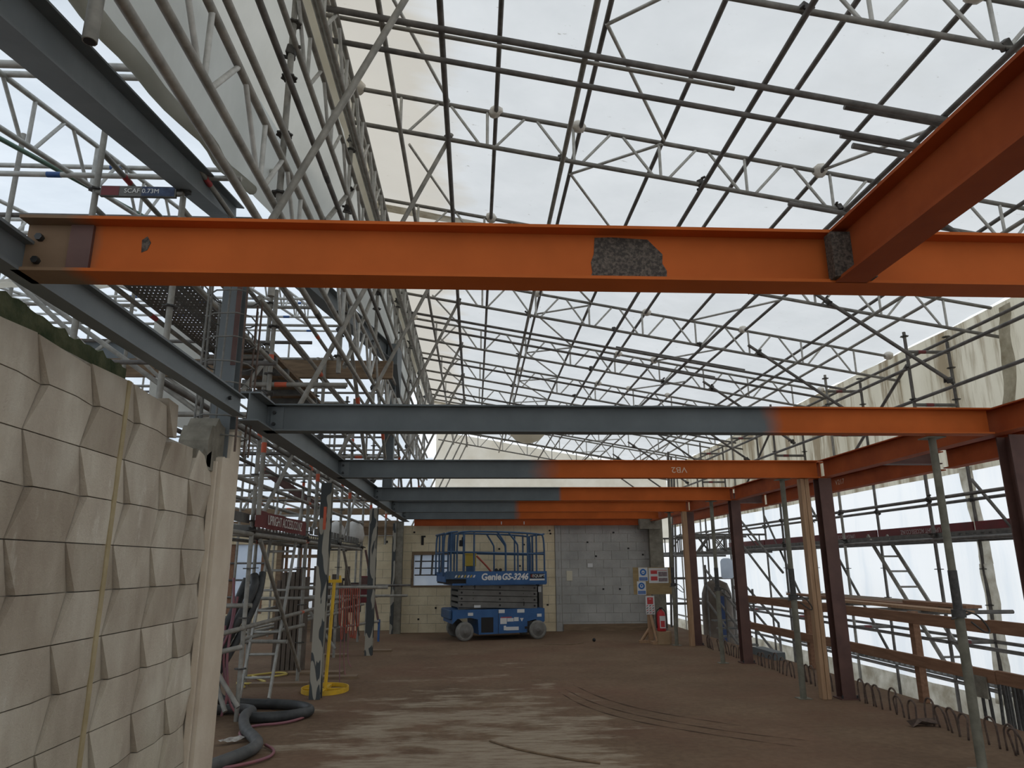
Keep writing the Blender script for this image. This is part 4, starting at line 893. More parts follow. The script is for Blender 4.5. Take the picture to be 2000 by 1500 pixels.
# stair rails further back
st = thing('scaffold_stair', 'scaffold stair with tube handrails beyond the brown columns', 'stair', (5.6, 14.3, -0.9))
for x in (5.3, 5.9):
    for z in (0.35, 0.0, -0.35): tube('stair_rail', (x, 14.2, z + 0.05), (x, 16.6, z + 1.05), 0.024, 'galv_dark', st)
    for y, z in ((14.2, 0.40), (15.4, 1.0), (16.6, 1.5)): tube('stair_post', (x, y, -0.9), (x, y, z), 0.024, 'galv_dark', st)
for k in range(7): box2('tread', (5.3, 14.4 + k * 0.3, -0.55 + k * 0.14), (5.9, 14.62 + k * 0.3, -0.52 + k * 0.14), 'deck_steel', st)
for k, (z0, z1) in enumerate(((0.45, 1.9), (1.0, 2.45))):
    single_tube((6.0, 14.0, z0 + 0.35), (6.0, 16.6, z1 + 0.35), 'stair-side handrail tube beyond the brown columns, %s' % ['lower', 'upper'][k], 'stair side tubes', 'galv_dark')
# covered load standing beyond the stair
ld = thing('covered_load', 'brown sheeted load with a navy strip standing behind the stair rails', 'load', (5.72, 17.2, -0.9))
lathe('cover', [(0.30, 0), (0.36, 0.3), (0.36, 1.5), (0.34, 1.75), (0.26, 1.98), (0.08, 2.06)], 'tarp_brown', ld, (5.72, 17.2, -0.9), 14)
box2('navy_strip', (5.62, 16.80, -0.3), (5.80, 16.88, 0.8), 'blue_cloth', ld)
sk = lathe('water_container', [(0.10, 0), (0.13, 0.03), (0.13, 0.35), (0.10, 0.40), (0.05, 0.42)], 'pane', None, (5.42, 15.5, 1.22), 12)
tag(sk, 'pale translucent water container hanging by the scaffold stair', 'container')
# tubes bundle at the far end of the slab-edge scaffold
for i in range(3):
    lattice((5.3, 17.6 + i * 1.3, 2.22), (7.2, 17.6 + i * 1.3, 2.22), 0.42, 'small dark lattice guard frame at the far scaffold end, %s back' % ordn(i), 'far guard frames', m='galv_dark', cm='galv_dark', per=0.42, start=0.05)
    single_tube((4.9 + 0.35 * i, 18.4 + i, -0.5), (5.1 + 0.35 * i, 18.4 + i, 4.4), 'dark upright beyond the concrete column, %s back' % ordn(i), 'far dark uprights', 'galv_dark', 0.03)
    single_tube((4.7, 18.6 + i, 0.55 + 0.6 * i), (7.2, 18.6 + i, 0.55 + 0.6 * i), 'dark cross tube beyond the concrete column, %s up' % ordn(i), 'far dark cross tubes', 'galv_dark', 0.03)
perforated_plank(5.0, 17.9, 20.3, 1.75, 'dark deck plank beyond the concrete column', w=1.6, holes=False)

# ------------------------------------------------------------------ timber guard rail on the slab edge
gz = {'top': (0.86, 0.98), 'bottom': (0.40, 0.52)}
gy = [3.0, 5.6, 8.35, 11.05, 13.8]
for i, y in enumerate(gy):
    t = thing('guard_post', 'upright timber of the slab-edge guard rail, %s from the camera' % ordn(i), 'post', (5.06, y, 0), 'guard rail posts'); box2('stud', (5.02, y - 0.045, 0), (5.10, y + 0.045, 0.98), 'timber_red', t, 0.003)
for nm, (z0, z1) in gz.items():
    for i, (a, b) in enumerate(((2.9, 7.0), (7.02, 10.4), (10.42, 13.85))):
        t = thing('guard_rail', '%s timber guard rail at the slab edge, %s board from the camera' % (nm, ordn(i)), 'rail', (5.0, a, z0), 'guard rail boards'); box2('board', (4.975, a, z0 - 0.01 * i), (5.02, b, z1 - 0.01 * i), 'timber_red', t, 0.003)
for k, y in enumerate((8.9, 9.55, 10.9, 12.7)): single_tube((5.02, y, 0.925), (6.68, y, 0.925), 'bearer tube from the guard rail to the scaffold, %s from the camera' % ordn(k), 'bearer tubes by the guard rail', 'galv_dark')
for k, (x, y0, y1, z, m) in enumerate(((5.85, 9.4, 13.6, 0.95, 'timber_red'), (6.1, 9.2, 12.8, 0.95, 'timber_brown'), (5.5, 8.2, 11.2, 0.95, 'timber'), (6.35, 9.4, 13.4, 0.95, 'timber_brown'), (5.88, 8.6, 9.9, 0.987, 'timber_red'))):
    t = thing('plank', 'loose plank lying across the guard rail gap, %s of five' % ordn(k), 'plank', (x, y0, z), 'loose planks beyond the rail'); box2('board', (x, y0, z), (x + 0.2, y1, z + 0.035), m, t)
for i in range(12):
    x, y = 5.35 + R.uniform(-.12, .12), 7.0 + i * 0.06
    t = single_tube((x, y, -0.5 + R.uniform(-.1, .1)), (x + R.uniform(-.05, .05), y, 0.40), 'dark steel picket bunched beside the guard rail, %s from the camera' % ordn(i), 'steel pickets beside the rail', 'prop_dark', 0.016, name='steel_picket', cat='picket')
t = thing('tag_board', 'small grey board nailed to the guard rail by the steel pickets', 'board', (5.0, 7.25, 0.35)); box2('plate', (4.955, 7.13, 0.24), (4.97, 7.33, 0.44), 'raw_conc', t)
# starter-bar hoops along the slab edge
def hoop(y, x, h, w, lean):
    pts = [(x, y - w / 2, 0), (x + lean * .6, y - w / 2, h - w / 2)] + [(x + lean, y - w / 2 * math.cos(a), h - w / 2 + w / 2 * math.sin(a)) for a in [math.pi * k / 8 for k in range(1, 8)]] + [(x + lean * .6, y + w / 2, h - w / 2), (x + 0.01, y + w / 2, 0)]
    return sweep('rebar_hoop', pts, 0.0095, 'rebar', None, 6, False, 1)
ys = []; y = 5.2
while y < 15.2:
    if all(abs(y - q) > 0.2 for q in (5.62, 8.66, 11.76, 14.34)): ys.append(y)
    y += R.choice((0.16, 0.19, 0.22, 0.3))
for i, y in enumerate(ys):
    tag(hoop(y, 4.40 + R.uniform(-.04, .04), 0.225 + R.uniform(-.04, .02), R.uniform(0.12, 0.15), R.uniform(-.035, .035)), 'rusty hoop of bent rebar, %s from the camera in the slab-edge row' % ordn(i), 'rebar hoop', 'rebar hoops along the slab edge')
sc = mesh_obj('metal_scrap', [(0, 0, 0.0), (0.12, 0.03, 0.05), (0.25, -0.02, 0.03), (0.2, 0.1, 0.0), (0.05, 0.12, 0.01), (0.30, 0.06, 0.07), (0.1, 0.06, 0.07), (-0.02, 0.06, 0.05)],
              [(0, 1, 6, 7), (1, 2, 5, 6), (2, 3, 5), (3, 4, 6, 5), (4, 0, 7, 6), (0, 4, 3, 2, 1)], 'rebar', None, (4.18, 7.15, 0.0))
tag(sc, 'crumpled dark metal scrap lying beside the rebar hoops', 'scrap')
t = thing('steel_offcut', 'grey steel offcut lying past the third brown column', 'offcut', (4.95, 12.2, 0)); box2('bar', (4.85, 12.0, 0), (5.05, 12.9, 0.12), 'grey_steel', t)

# ------------------------------------------------------------------ scissor lift (built in its own frame, then turned)
LF = thing('scissor_lift', 'blue and grey scissor lift parked before the block wall', 'scissor lift', (0.42, 16.25, 0), None, (0, 0, math.radians(12)))
HL, HW = 1.0, 0.56
ch = prism('chassis', [(-HL, 0.34), (-HL, 0.62), (HL, 0.62), (HL, 0.36), (0.93, 0.30), (0.80, 0.40), (0.62, 0.36), (0.60, 0.14), (-0.44, 0.12), (-0.46, 0.42), (-0.62, 0.46), (-0.90, 0.44)], 'y', -HW, HW, 'lift_blue', LF)
LOCAL.add(ch.name)
box('access_recess', (-0.26, -HW - 0.001, 0.31), (0.26, 0.012, 0.30), 'dark', ch)
for x, z, w, h in ((-0.62, 0.53, 0.11, 0.06), (0.05, 0.575, 0.13, 0.07), (0.47, 0.575, 0.16, 0.07), (0.09, 0.38, 0.14, 0.12), (0.24, 0.40, 0.14, 0.07), (0.37, 0.41, 0.10, 0.08), (0.88, 0.48, 0.10, 0.06), (0.28, 0.225, 0.28, 0.07), (0.12, 0.24, 0.05, 0.09)):
    box('sticker', (x, -HW - 0.003, z), (w, 0.004, h), 'white', ch)
prism('warning_triangle', [(0.45, 0.43), (0.53, 0.43), (0.49, 0.36)], 'y', -HW - 0.005, -HW - 0.001, 'white', ch)
box('red_stripe', (0.15, -HW - 0.003, 0.452), (0.24, 0.004, 0.015), 'red_sign', ch)
for x, z in ((0.66, 0.34), (0.60, 0.235)): box('latch', (x, -HW - 0.003, z), (0.09, 0.008, 0.05), 'dark', ch)
box('panel_line', (-0.02, -HW - 0.002, 0.36), (0.008, 0.004, 0.46), 'dark', ch)
box('end_cap', (-HL - 0.03, 0, 0.52), (0.07, 2 * HW - 0.1, 0.2), 'lift_rail', ch, bev=0.02)
box('entry_ladder_side', (HL + 0.05, 0.1, 0.72), (0.09, 0.5, 1.05), 'lift_grey', LF)
box('white_arrow_sticker', (HL + 0.02, -0.16, 1.0), (0.07, 0.004, 0.12), 'white', LF)
for sx, sy, turn in ((-0.74, -1, 0.22), (-0.74, 1, 0.22), (0.84, -1, 0), (0.84, 1, 0)):
    wx = thing_p = bpy.data.objects.new('wheel', None); wx.location = (sx, sy * (HW - 0.02), 0.19); wx.rotation_euler = (math.pi / 2, 0, turn); link(wx, LF); LOCAL.add(wx.name)
    lathe('tyre', [(0.15, -0.06), (0.182, -0.055), (0.19, -0.04), (0.19, 0.04), (0.182, 0.055), (0.15, 0.06)], 'tyre', wx, (0, 0, 0), 28)
    lathe('rim', [(0.02, -0.072), (0.05, -0.070), (0.055, -0.062), (0.125, -0.062), (0.15, -0.05), (0.15, 0.05), (0.125, 0.062), (0.055, 0.062), (0.05, 0.070), (0.02, 0.072)], 'lift_grey', wx, (0, 0, 0), 20)
    if sx < 0: box('steering_yoke', (0, 0.10, 0), (0.12, 0.16, 0.07), 'lift_blue', wx)
# scissor pack
sp = bpy.data.objects.new('scissor_pack', None); sp.location = (0, 0, 0.62); link(sp, LF); LOCAL.add(sp.name)
def arm(x0, z0, x1, z1, y):
    a = math.atan2(z1 - z0, x1 - x0); L = math.hypot(x1 - x0, z1 - z0)
    return box('scissor_arm', ((x0 + x1) / 2, y, (z0 + z1) / 2), (L, 0.045, 0.112), 'lift_grey', sp, (0, -a, 0), 0.006)
for k in range(4):
    z = 0.05 + k * 0.122
    for sy in (-1, 1):
        arm(-0.86, z + 0.055, 0.86, z - 0.005, sy * 0.47); arm(-0.86, z + 0.0, 0.86, z + 0.055, sy * 0.40)
        for x, zz in ((-0.80, z + 0.052), (0.03, z + 0.025), (0.80, z)):
            tube('pivot_pin', (x, sy * 0.47 - 0.03, zz), (x, sy * 0.47 + 0.03, zz), 0.022, 'dark', sp, 10)
        tube('grease_pin', (-0.55, sy * 0.47 - 0.026, z + 0.045), (-0.55, sy * 0.47 + 0.026, z + 0.045), 0.010, 'dark', sp, 8)
        tube('grease_pin', (0.55, sy * 0.47 - 0.026, z + 0.012), (0.55, sy * 0.47 + 0.026, z + 0.012), 0.010, 'dark', sp, 8)
    box('cross_tube', (-0.84, 0, z + 0.03), (0.05, 0.9, 0.08), 'lift_grey', sp)
box('arm_stop', (-0.52, -0.497, 0.46), (0.02, 0.01, 0.08), 'dark', sp); box('arm_stop', (0.56, -0.497, 0.10), (0.02, 0.01, 0.08), 'dark', sp)
box('sticker', (-0.46, -0.4945, 0.06), (0.14, 0.004, 0.05), 'white', sp)
# platform
pf = box('platform', (0.02, 0, 1.13), (2.06, 2 * HW, 0.04), 'lift_blue', LF); LOCAL.add(pf.name)
for sy in (-1, 1): box('toe_board', (0.15, sy * HW, 0.13), (1.78, 0.02, 0.26), 'lift_blue', pf)
box('extension_deck', (-0.96, 0, 0.09), (0.44, 2 * HW - 0.06, 0.15), 'dark', pf)
for sx in (-1.18, 1.03): box('toe_board', (sx, 0, 0.15), (0.02, 2 * HW, 0.2), 'lift_blue', pf)
box('extension_toe', (-0.96, -HW, 0.19), (0.44, 0.02, 0.16), 'lift_rail', pf)
for k in range(7): prism('hazard_stripe', [(-0.99 + k * 0.065, 0.14), (-0.955 + k * 0.065, 0.14), (-0.93 + k * 0.065, 0.19), (-0.965 + k * 0.065, 0.19)], 'y', -HW - 0.013, -HW - 0.0105, 'yellow_dull' if k % 2 else 'white', pf)
text('lettering', 'Genie', 0.19, 'letter_white', pf, (-0.20, -HW - 0.012, 0.145), (math.pi / 2, 0, 0), 0.95, 0.1, 0.001, 0.006)
text('lettering', 'GS-3246', 0.18, 'letter_white', pf, (0.32, -HW - 0.012, 0.145), (math.pi / 2, 0, 0), 0.92, 0.25, 0.001, 0.006)
pn = box('hire_plate', (0.82, -HW - 0.012, 0.16), (0.32, 0.004, 0.10), 'black', pf); LOCAL.add(pn.name)
text('lettering', 'EQUIPT', 0.085, 'letter_white', pn, (0.035, -0.004, 0), (math.pi / 2, 0, 0), 1.0, 0, 0.0005)
text('lettering', 'C', 0.075, 'red_sign', pn, (-0.115, -0.004, 0), (math.pi / 2, 0, 0), 1.0, 0, 0.0005)
box('phone_strip', (0.82, -HW - 0.012, 0.085), (0.34, 0.004, 0.035), 'white', pf)
gdr = bpy.data.objects.new('guard_rails', None); gdr.location = (0, 0, 0); link(gdr, LF); LOCAL.add(gdr.name)
RT, RM, RB = 2.20, 1.78, 1.38
for sy in (-1, 1):
    y = sy * (HW - 0.02)
    sweep('top_rail', [(-0.92, y, 1.3), (-0.92, y, RT - 0.05), (-0.86, y, RT + 0.03), (0.2, y, RT + 0.02), (0.92, y, RT - 0.02), (1.02, y, RT - 0.06), (1.02, y, 1.3)], 0.02, 'lift_rail', gdr, 8, False, 2)
    tube('mid_rail', (-1.12, y, RM + 0.02), (1.02, y, RM - 0.03), 0.02, 'lift_rail', gdr, 8)
    for x in (-0.55, 0.64, 0.84): tube('rail_post', (x, y, 1.35), (x, y, RT), 0.02, 'lift_rail', gdr, 8)
    sweep('kinked_post', [(-0.03, y, RT + 0.02), (0.13, y, 1.98), (0.15, y, 1.92), (0.15, y, 1.35)], 0.02, 'lift_rail', gdr, 8, False, 2)
    sweep('kinked_post', [(0.22, y, RT), (0.40, y, 1.98), (0.42, y, 1.92), (0.42, y, 1.35)], 0.02, 'lift_rail', gdr, 8, False, 2)
    sweep('extension_rail', [(-1.20, y - sy * .03, 1.3), (-1.20, y - sy * .03, RT - 0.08), (-1.14, y - sy * .03, RT), (-0.9, y - sy * .03, RT + 0.02)], 0.02, 'lift_rail', gdr, 8, False, 2)
    for x in (-1.05, -0.78): tube('rail_post', (x, y, 1.3), (x, y, RT), 0.02, 'lift_rail', gdr, 8)
for x in (-1.20, 1.02):
    for z in (RT - 0.02, RM): tube('end_rail', (x, -HW + 0.03, z), (x, HW - 0.03, z), 0.02, 'lift_rail', gdr, 8)
    tube('rail_post', (x, 0.05, 1.35), (x, 0.05, RT), 0.02, 'lift_rail', gdr, 8)
for x in (0.90, 0.97): tube('gate_bar', (x, 0.2, 1.35), (x, 0.2, RT - 0.04), 0.024, 'lift_rail', gdr, 8)
box('document_box', (-1.02, -HW + 0.08, 1.98), (0.14, 0.06, 0.42), 'lift_rail', LF, bev=0.01)
cb = box('control_box', (-0.80, -HW + 0.1, 1.98), (0.10, 0.14, 0.13), 'black', LF, bev=0.01); LOCAL.add(cb.name)
tube('joystick', (0, 0, 0.06), (0.01, 0, 0.13), 0.012, 'black', cb, 8)
t = thing('tool_case', 'dull yellow case standing on the scissor lift platform', 'case', (-0.08, 16.1, 1.20)); box2('body', (-0.20, 16.0, 1.50), (0.04, 16.25, 1.76), 'yellow_dull', t, 0.01); box2('lid', (-0.21, 15.99, 1.745), (0.05, 16.26, 1.775), 'yellow_dull', t, 0.006); box2('stand', (-0.18, 16.02, 1.15), (0.02, 16.23, 1.50), 'lift_rail', t)
sl = thing('strap', 'orange strap sloping from the yellow case to the lift deck', 'strap', (0.05, 16.0, 1.66))
sweep('webbing', [(0.05, 15.98, 1.72), (0.15, 15.98, 1.62), (0.25, 15.98, 1.52), (0.34, 15.98, 1.42), (0.37, 15.98, 1.38)], 0.022, 'cord_red', sl, 6)
t = thing('safety_goggles', 'dark goggles resting on the lift toe board', 'goggles', (0.52, 15.8, 1.4))
for dx in (-0.045, 0.045): tube('lens_cup', (0.52 + dx, 15.78, 1.42), (0.52 + dx, 15.82, 1.42), 0.035, 'black', t, 10)
tube('bridge', (0.475, 15.8, 1.405), (0.565, 15.8, 1.405), 0.012, 'black', t, 6)

# ------------------------------------------------------------------ sign board stand with extinguisher
YG = 14.85
sg = thing('sign_stand', 'plywood site sign board on a braced timber stand by the block wall', 'sign', (3.6, YG, 0))
bd = box2('board', (3.24, YG, 0.93), (4.03, YG + 0.02, 1.46), 'ply', sg)
for (x0, x1, z0, z1) in ((3.35, 3.54, 1.19, 1.455), (3.31, 3.49, 0.925, 1.185)):
    s = box2('safety_sign', (x0, YG - 0.008, z0), (x1, YG - 0.003, z1), 'white', sg)
    xc, zc = (x0 + x1) / 2, z1 - 0.09
    tube('blue_disc', (xc, YG - 0.008, zc), (xc, YG - 0.011, zc), 0.066, 'blue_sign', sg, 28)
    tube('pictogram', (xc, YG - 0.011, zc - (0.0 if z0 > 1.1 else 0.0)), (xc, YG - 0.0125, zc), 0.034, 'white', sg, 16)
    box2('pictogram_mask', (xc - (0.022 if z0 > 1.1 else 0.016), YG - 0.0145, zc - 0.012), (xc + (0.022 if z0 > 1.1 else 0.016), YG - 0.0125, zc + (0.004 if z0 > 1.1 else 0.022)), 'blue_sign', sg)
    box2('caption_band', (x0 + 0.012, YG - 0.010, z0 + 0.012), (x1 - 0.012, YG - 0.008, z0 + 0.075), 'blue_sign', sg)
    for q in range(2): box2('caption_line', (x0 + 0.025, YG - 0.0115, z0 + 0.028 + q * 0.022), (x1 - 0.025, YG - 0.010, z0 + 0.034 + q * 0.022), 'letter_grey', sg)
box2('notice', (3.56, YG - 0.008, 1.15), (3.96, YG - 0.003, 1.445), 'white', sg)
for lo, hi, m in (((3.60, 1.20), (3.735, 1.28), 'red_sign'), ((3.60, 1.33), (3.735, 1.39), 'red_sign'), ((3.76, 1.28), (3.94, 1.37), 'photo_print'), ((3.76, 1.18), (3.94, 1.25), 'photo_print'), ((3.60, 1.395), (3.94, 1.405), 'red_sign')):
    box2('print_block', (lo[0], YG - 0.010, lo[1]), (hi[0], YG - 0.008, hi[1]), m, sg)
box2('post', (3.50, YG + 0.02, 0.03), (3.60, YG + 0.065, 1.3), 'timber', sg)
for (a, b) in (((3.36, YG + 0.04, 0.04), (3.58, YG + 0.04, 0.34)), ((3.60, YG - 0.28, 0.05), (3.56, YG + 0.0, 0.52))):
    tube('strut', a, b, 0.032, 'timber', sg, 4)
box2('foot', (3.30, YG - 0.02, 0.0), (3.78, YG + 0.06, 0.05), 'timber', sg); box2('foot', (3.50, YG - 0.32, 0.0), (3.60, YG + 0.06, 0.05), 'timber', sg)
ps = thing('fire_point_sign', 'red and white fire point sign strip above the extinguisher', 'sign', (3.56, YG, 0.54))
box2('plate', (3.47, YG - 0.006, 0.54), (3.65, YG + 0.018, 0.90), 'white', ps); box2('red_panel', (3.50, YG - 0.008, 0.74), (3.62, YG - 0.006, 0.87), 'red_sign', ps)
box2('red_handle_mark', (3.535, YG - 0.010, 0.835), (3.585, YG - 0.008, 0.845), 'white', ps)
for q in range(12): prism('hazard_chip', [(3.475 + (q % 3) * 0.06, 0.56 + (q // 3) * 0.045), (3.50 + (q % 3) * 0.06, 0.565 + (q // 3) * 0.045), (3.52 + (q % 3) * 0.06, 0.59 + (q // 3) * 0.045), (3.49 + (q % 3) * 0.06, 0.58 + (q // 3) * 0.045)], 'y', YG - 0.008, YG - 0.006, 'red_sign' if q % 2 else 'dark', ps)
bx = thing('carton', 'brown cardboard carton at the foot of the sign stand', 'box', (3.72, YG - 0.20, 0)); box2('body', (3.60, YG - 0.36, 0.0), (3.84, YG - 0.12, 0.24), 'carton', bx, 0.004); box2('flap', (3.84, YG - 0.34, 0.02), (3.87, YG - 0.14, 0.24), 'carton', bx)
fe = thing('fire_extinguisher', 'red fire extinguisher standing in the cardboard carton', 'extinguisher', (3.71, YG - 0.22, 0.24))
lathe('cylinder', [(0.085, 0), (0.09, 0.02), (0.09, 0.30), (0.07, 0.36), (0.03, 0.39), (0.025, 0.42)], 'red', fe, (3.71, YG - 0.22, 0.242), 20)
box2('valve', (3.69, YG - 0.26, 0.66), (3.74, YG - 0.20, 0.69), 'black', fe); sweep('hose', [(3.68, YG - 0.24, 0.67), (3.61, YG - 0.25, 0.62), (3.60, YG - 0.25, 0.45), (3.61, YG - 0.25, 0.30)], 0.011, 'black', fe, 6)
sweep('hose_loop', [(3.72, YG - 0.24, 0.68), (3.80, YG - 0.25, 0.62), (3.82, YG - 0.25, 0.45), (3.81, YG - 0.25, 0.30)], 0.009, 'black', fe, 6)
box2('label_plate', (3.66, YG - 0.318, 0.30), (3.77, YG - 0.305, 0.53), 'white', fe); box2('label_red', (3.675, YG - 0.321, 0.32), (3.755, YG - 0.318, 0.44), 'red_sign', fe)

# ------------------------------------------------------------------ small things on the floor of the side bay
YX, YYc = -1.86, 9.70
rs = thing('cable_stand', 'yellow stand with a ring base and pole by the peeling post', 'stand', (YX, YYc, 0))
ring = [(YX + 0.29 * math.cos(a), YYc + 0.36 * math.sin(a)) for a in [2 * math.pi * k / 32 for k in range(32)]]
bm = bmesh.new(); V = []
for k, (x, y) in enumerate(ring):
    V.append([bm.verts.new((x - YX, y - YYc, 0)), bm.verts.new((x - YX, y - YYc, 0.05)), bm.verts.new(((x - YX) * .96, (y - YYc) * .96, 0.05)), bm.verts.new(((x - YX) * .96, (y - YYc) * .96, 0))])
for k in range(32):
    A, B = V[k], V[(k + 1) % 32]
    for q in range(4): bm.faces.new((A[q], B[q], B[(q + 1) % 4], A[(q + 1) % 4]))
bmesh.ops.recalc_face_normals(bm, faces=bm.faces)
o = bpy.data.objects.new('ring_base', mesh_from_bm(bm, 'ring_base', 'yellow')); o.location = (YX, YYc, 0); link(o, rs)
box('cross_bar', (YX, YYc, 0.02), (0.56, 0.05, 0.03), 'yellow', rs); box('cross_bar', (YX, YYc, 0.02), (0.05, 0.70, 0.03), 'yellow', rs)
tube('pole', (YX, YYc, 0.03), (YX + 0.04, YYc + 0.02, 1.32), 0.022, 'yellow', rs, 12); box('head', (YX + 0.04, YYc + 0.02, 1.33), (0.18, 0.05, 0.04), 'yellow', rs)
for sx in (-0.07, 0.07): tube('hook', (YX + 0.04 + sx, YYc + 0.02, 1.35), (YX + 0.04 + sx, YYc + 0.02, 1.40), 0.014, 'yellow', rs, 8)
cd = thing('cord_coil', 'coil of red cord hanging from a scaffold tube behind the yellow stand', 'cord', (-1.72, 10.3, 1.2))
for k in range(9):
    x = -1.85 + k * 0.03; h = R.uniform(0.45, 0.68)
    sweep('cord_loop', [(x, 10.3, 1.22), (x + 0.01, 10.27, 1.22 - h * .5), (x + 0.02, 10.28, 1.22 - h), (x + 0.04, 10.32, 1.22 - h * .95), (x + 0.03, 10.33, 1.22 - h * .4), (x + 0.02, 10.32, 1.22)], 0.007, 'cord_red', cd, 5, False, 2)
for k in range(3): sweep('trailing_end', [(-1.80 + k * 0.05, 10.3, 0.7), (-1.80 + k * 0.05, 10.28, 0.3), (-1.78 + k * 0.07, 10.25, 0.01 + 0.1 * k)], 0.006, 'hose_pink', cd, 5)
single_tube((-2.6, 10.36, 1.23), (-1.2, 10.36, 1.23), 'level tube carrying the red cord coil', None, 'galv', 0.024)
# hoses
h1 = sweep('vacuum_hose', [(-2.95, 8.6, 1.15), (-2.9, 8.5, 1.0), (-2.85, 8.62, 0.5), (-2.80, 8.4, 0.12), (-2.5, 8.60, 0.055), (-2.15, 8.55, 0.055), (-1.85, 8.42, 0.055), (-1.68, 8.15, 0.055), (-1.78, 7.95, 0.055), (-2.05, 7.82, 0.055), (-2.3, 7.86, 0.055)], 0.052, 'hose', None, 12)
tag(h1, 'thick black hose looping out over the floor from the scaffold foot', 'hose')
h2 = sweep('vacuum_hose', [(-2.75, 8.25, 0.055), (-2.45, 8.35, 0.055), (-2.28, 8.15, 0.06), (-2.26, 7.7, 0.11), (-2.12, 7.3, 0.055), (-1.92, 6.95, 0.055), (-1.80, 6.65, 0.055), (-1.88, 6.3, 0.055), (-2.1, 5.8, 0.055)], 0.05, 'hose_grey', None, 12)
tag(h2, 'dusty grey hose snaking toward the camera over the slab', 'hose')
h3 = sweep('air_line', [(-2.70, 8.28, 0.9), (-2.66, 8.22, 0.4), (-2.5, 8.15, 0.02), (-2.2, 7.98, 0.02), (-1.80, 8.20, 0.02), (-1.70, 8.05, 0.02), (-1.85, 7.72, 0.02), (-2.15, 7.64, 0.02), (-2.2, 7.4, 0.02), (-2.1, 7.15, 0.02)], 0.013, 'hose_pink', None, 7)
tag(h3, 'thin pink air line following the black hose loop', 'hose')
h4 = sweep('air_line', [(-1.80, 6.85, 0.02), (-1.66, 6.65, 0.02), (-1.64, 6.4, 0.02), (-1.85, 6.15, 0.02), (-2.1, 6.05, 0.02)], 0.013, 'hose_pink', None, 7)
tag(h4, 'thin pink air line curling beside the dusty grey hose', 'hose')
for i, pts in enumerate((((-2.78, 8.5, 1.42), (-2.72, 8.4, 1.30), (-2.85, 8.3, 0.8), (-2.98, 8.2, 0.35), (-2.95, 8.0, 0.06), (-2.9, 7.6, 0.06)), ((-2.70, 8.55, 1.45), (-2.68, 8.42, 1.2), (-2.78, 8.35, 0.7), (-2.9, 8.22, 0.3), (-2.8, 8.0, 0.06), (-2.72, 7.7, 0.06)),
                        ((-2.88, 8.6, 1.38), (-2.95, 8.45, 0.9), (-3.02, 8.4, 0.5), (-3.05, 8.3, 0.06), (-3.0, 7.9, 0.06)))):
    pts = [(x + 0.22 * min(1, z / 1.2) + 0.06, y, z) for x, y, z in pts]
    tag(sweep('hanging_hose', pts, 0.05 if i != 1 else 0.04, 'hose', None, 10), 'heavy black hose draped down the scaffold foot, %s of three' % ordn(i), 'hose', 'draped black hoses')
for i, pts in enumerate((((-2.66, 8.3, 1.4), (-2.60, 8.25, 0.9), (-2.78, 8.2, 0.5), (-2.86, 8.0, 0.03), (-2.95, 7.6, 0.02)), ((-2.6, 8.3, 1.2), (-2.64, 8.2, 0.6), (-2.56, 8.15, 0.25), (-2.6, 8.1, 0.02)))):
    tag(sweep('air_line', pts, 0.014, 'hose_pink', None, 7), 'thin mauve air line tangled in the draped hoses, %s strand' % ordn(i), 'hose', 'tangled air lines')
tag(sweep('garden_hose', [(-3.25, 10.9, 0.02), (-2.85, 11.3, 0.02), (-2.62, 11.1, 0.02), (-2.95, 10.7, 0.02), (-3.15, 10.9, 0.03), (-2.9, 10.55, 0.02), (-2.75, 10.35, 0.02), (-3.0, 10.2, 0.02), (-3.2, 10.4, 0.02), (-2.95, 10.0, 0.02)], 0.014, 'hose_yellow', None, 7), 'yellow hose coiled on the floor behind the ladder', 'hose')
tag(grid_sheet('rag', (-2.25, 6.95, 0.03), (-1.98, 7.2, 0.03), (-2.20, 6.90, 0.03), (-1.92, 7.12, 0.04), 18, 5, 0.03, 'rag', None, 9), 'dirty pale rag lying under the grey hose', 'rag')
for i, (x, y, w, l) in enumerate(((-2.55, 10.2, 0.75, 0.16), (-2.3, 11.2, 0.8, 0.2), (-1.9, 10.75, 0.55, 0.2), (-2.5, 13.3, 0.6, 0.22), (-1.75, 13.9, 0.5, 0.2))):
    t = thing('sole_board', 'short timber sole board on the side-bay floor, %s from the camera' % ordn(i), 'board', (x, y, 0), 'timber sole boards'); box2('board', (x - w / 2, y - l / 2, 0), (x + w / 2, y + l / 2, 0.035), 'timber_brown', t)
for i in range(7):
    x = -3.05 + i * 0.07
    t = thing('leaning_board', 'dark board leaning upright behind the aluminium ladder, %s of seven' % ordn(i), 'board', (x, 11.6, 0.0), 'boards leaning behind the ladder'); box2('board', (x, 11.6, 0.0), (x + 0.055, 11.66 + 0.01 * i, 1.40 + R.uniform(-.1, .1)), 'tarp_brown', t)
for i in range(6):
    x = -3.4 + i * 0.13
    t = thing('leaning_board', 'dark board leaning by the timber door frame, %s of six' % ordn(i), 'board', (x, 15.8, 0.0), 'boards leaning by the door'); box2('board', (x, 15.8, 0.0), (x + 0.10, 15.86, 1.35 + R.uniform(-.2, .2)), 'tarp_brown', t)
t = thing('switch_box', 'dark maroon switch box fixed among the side-bay tubes', 'box', (-2.42, 16.8, 0.72)); box2('case', (-2.56, 16.77, 0.72), (-2.28, 16.88, 1.30), 'toe_red', t, 0.01); box2('door_panel', (-2.54, 16.76, 1.03), (-2.30, 16.77, 1.27), 'col_brown', t)
t = thing('switch_box', 'black panel hung low behind the peeling post', 'box', (-2.75, 17.1, 0.5)); box2('case', (-2.92, 17.07, 0.5), (-2.58, 17.18, 1.15), 'black', t, 0.01); box2('door_panel', (-2.90, 17.06, 0.85), (-2.60, 17.07, 1.13), 'col_brown', t)
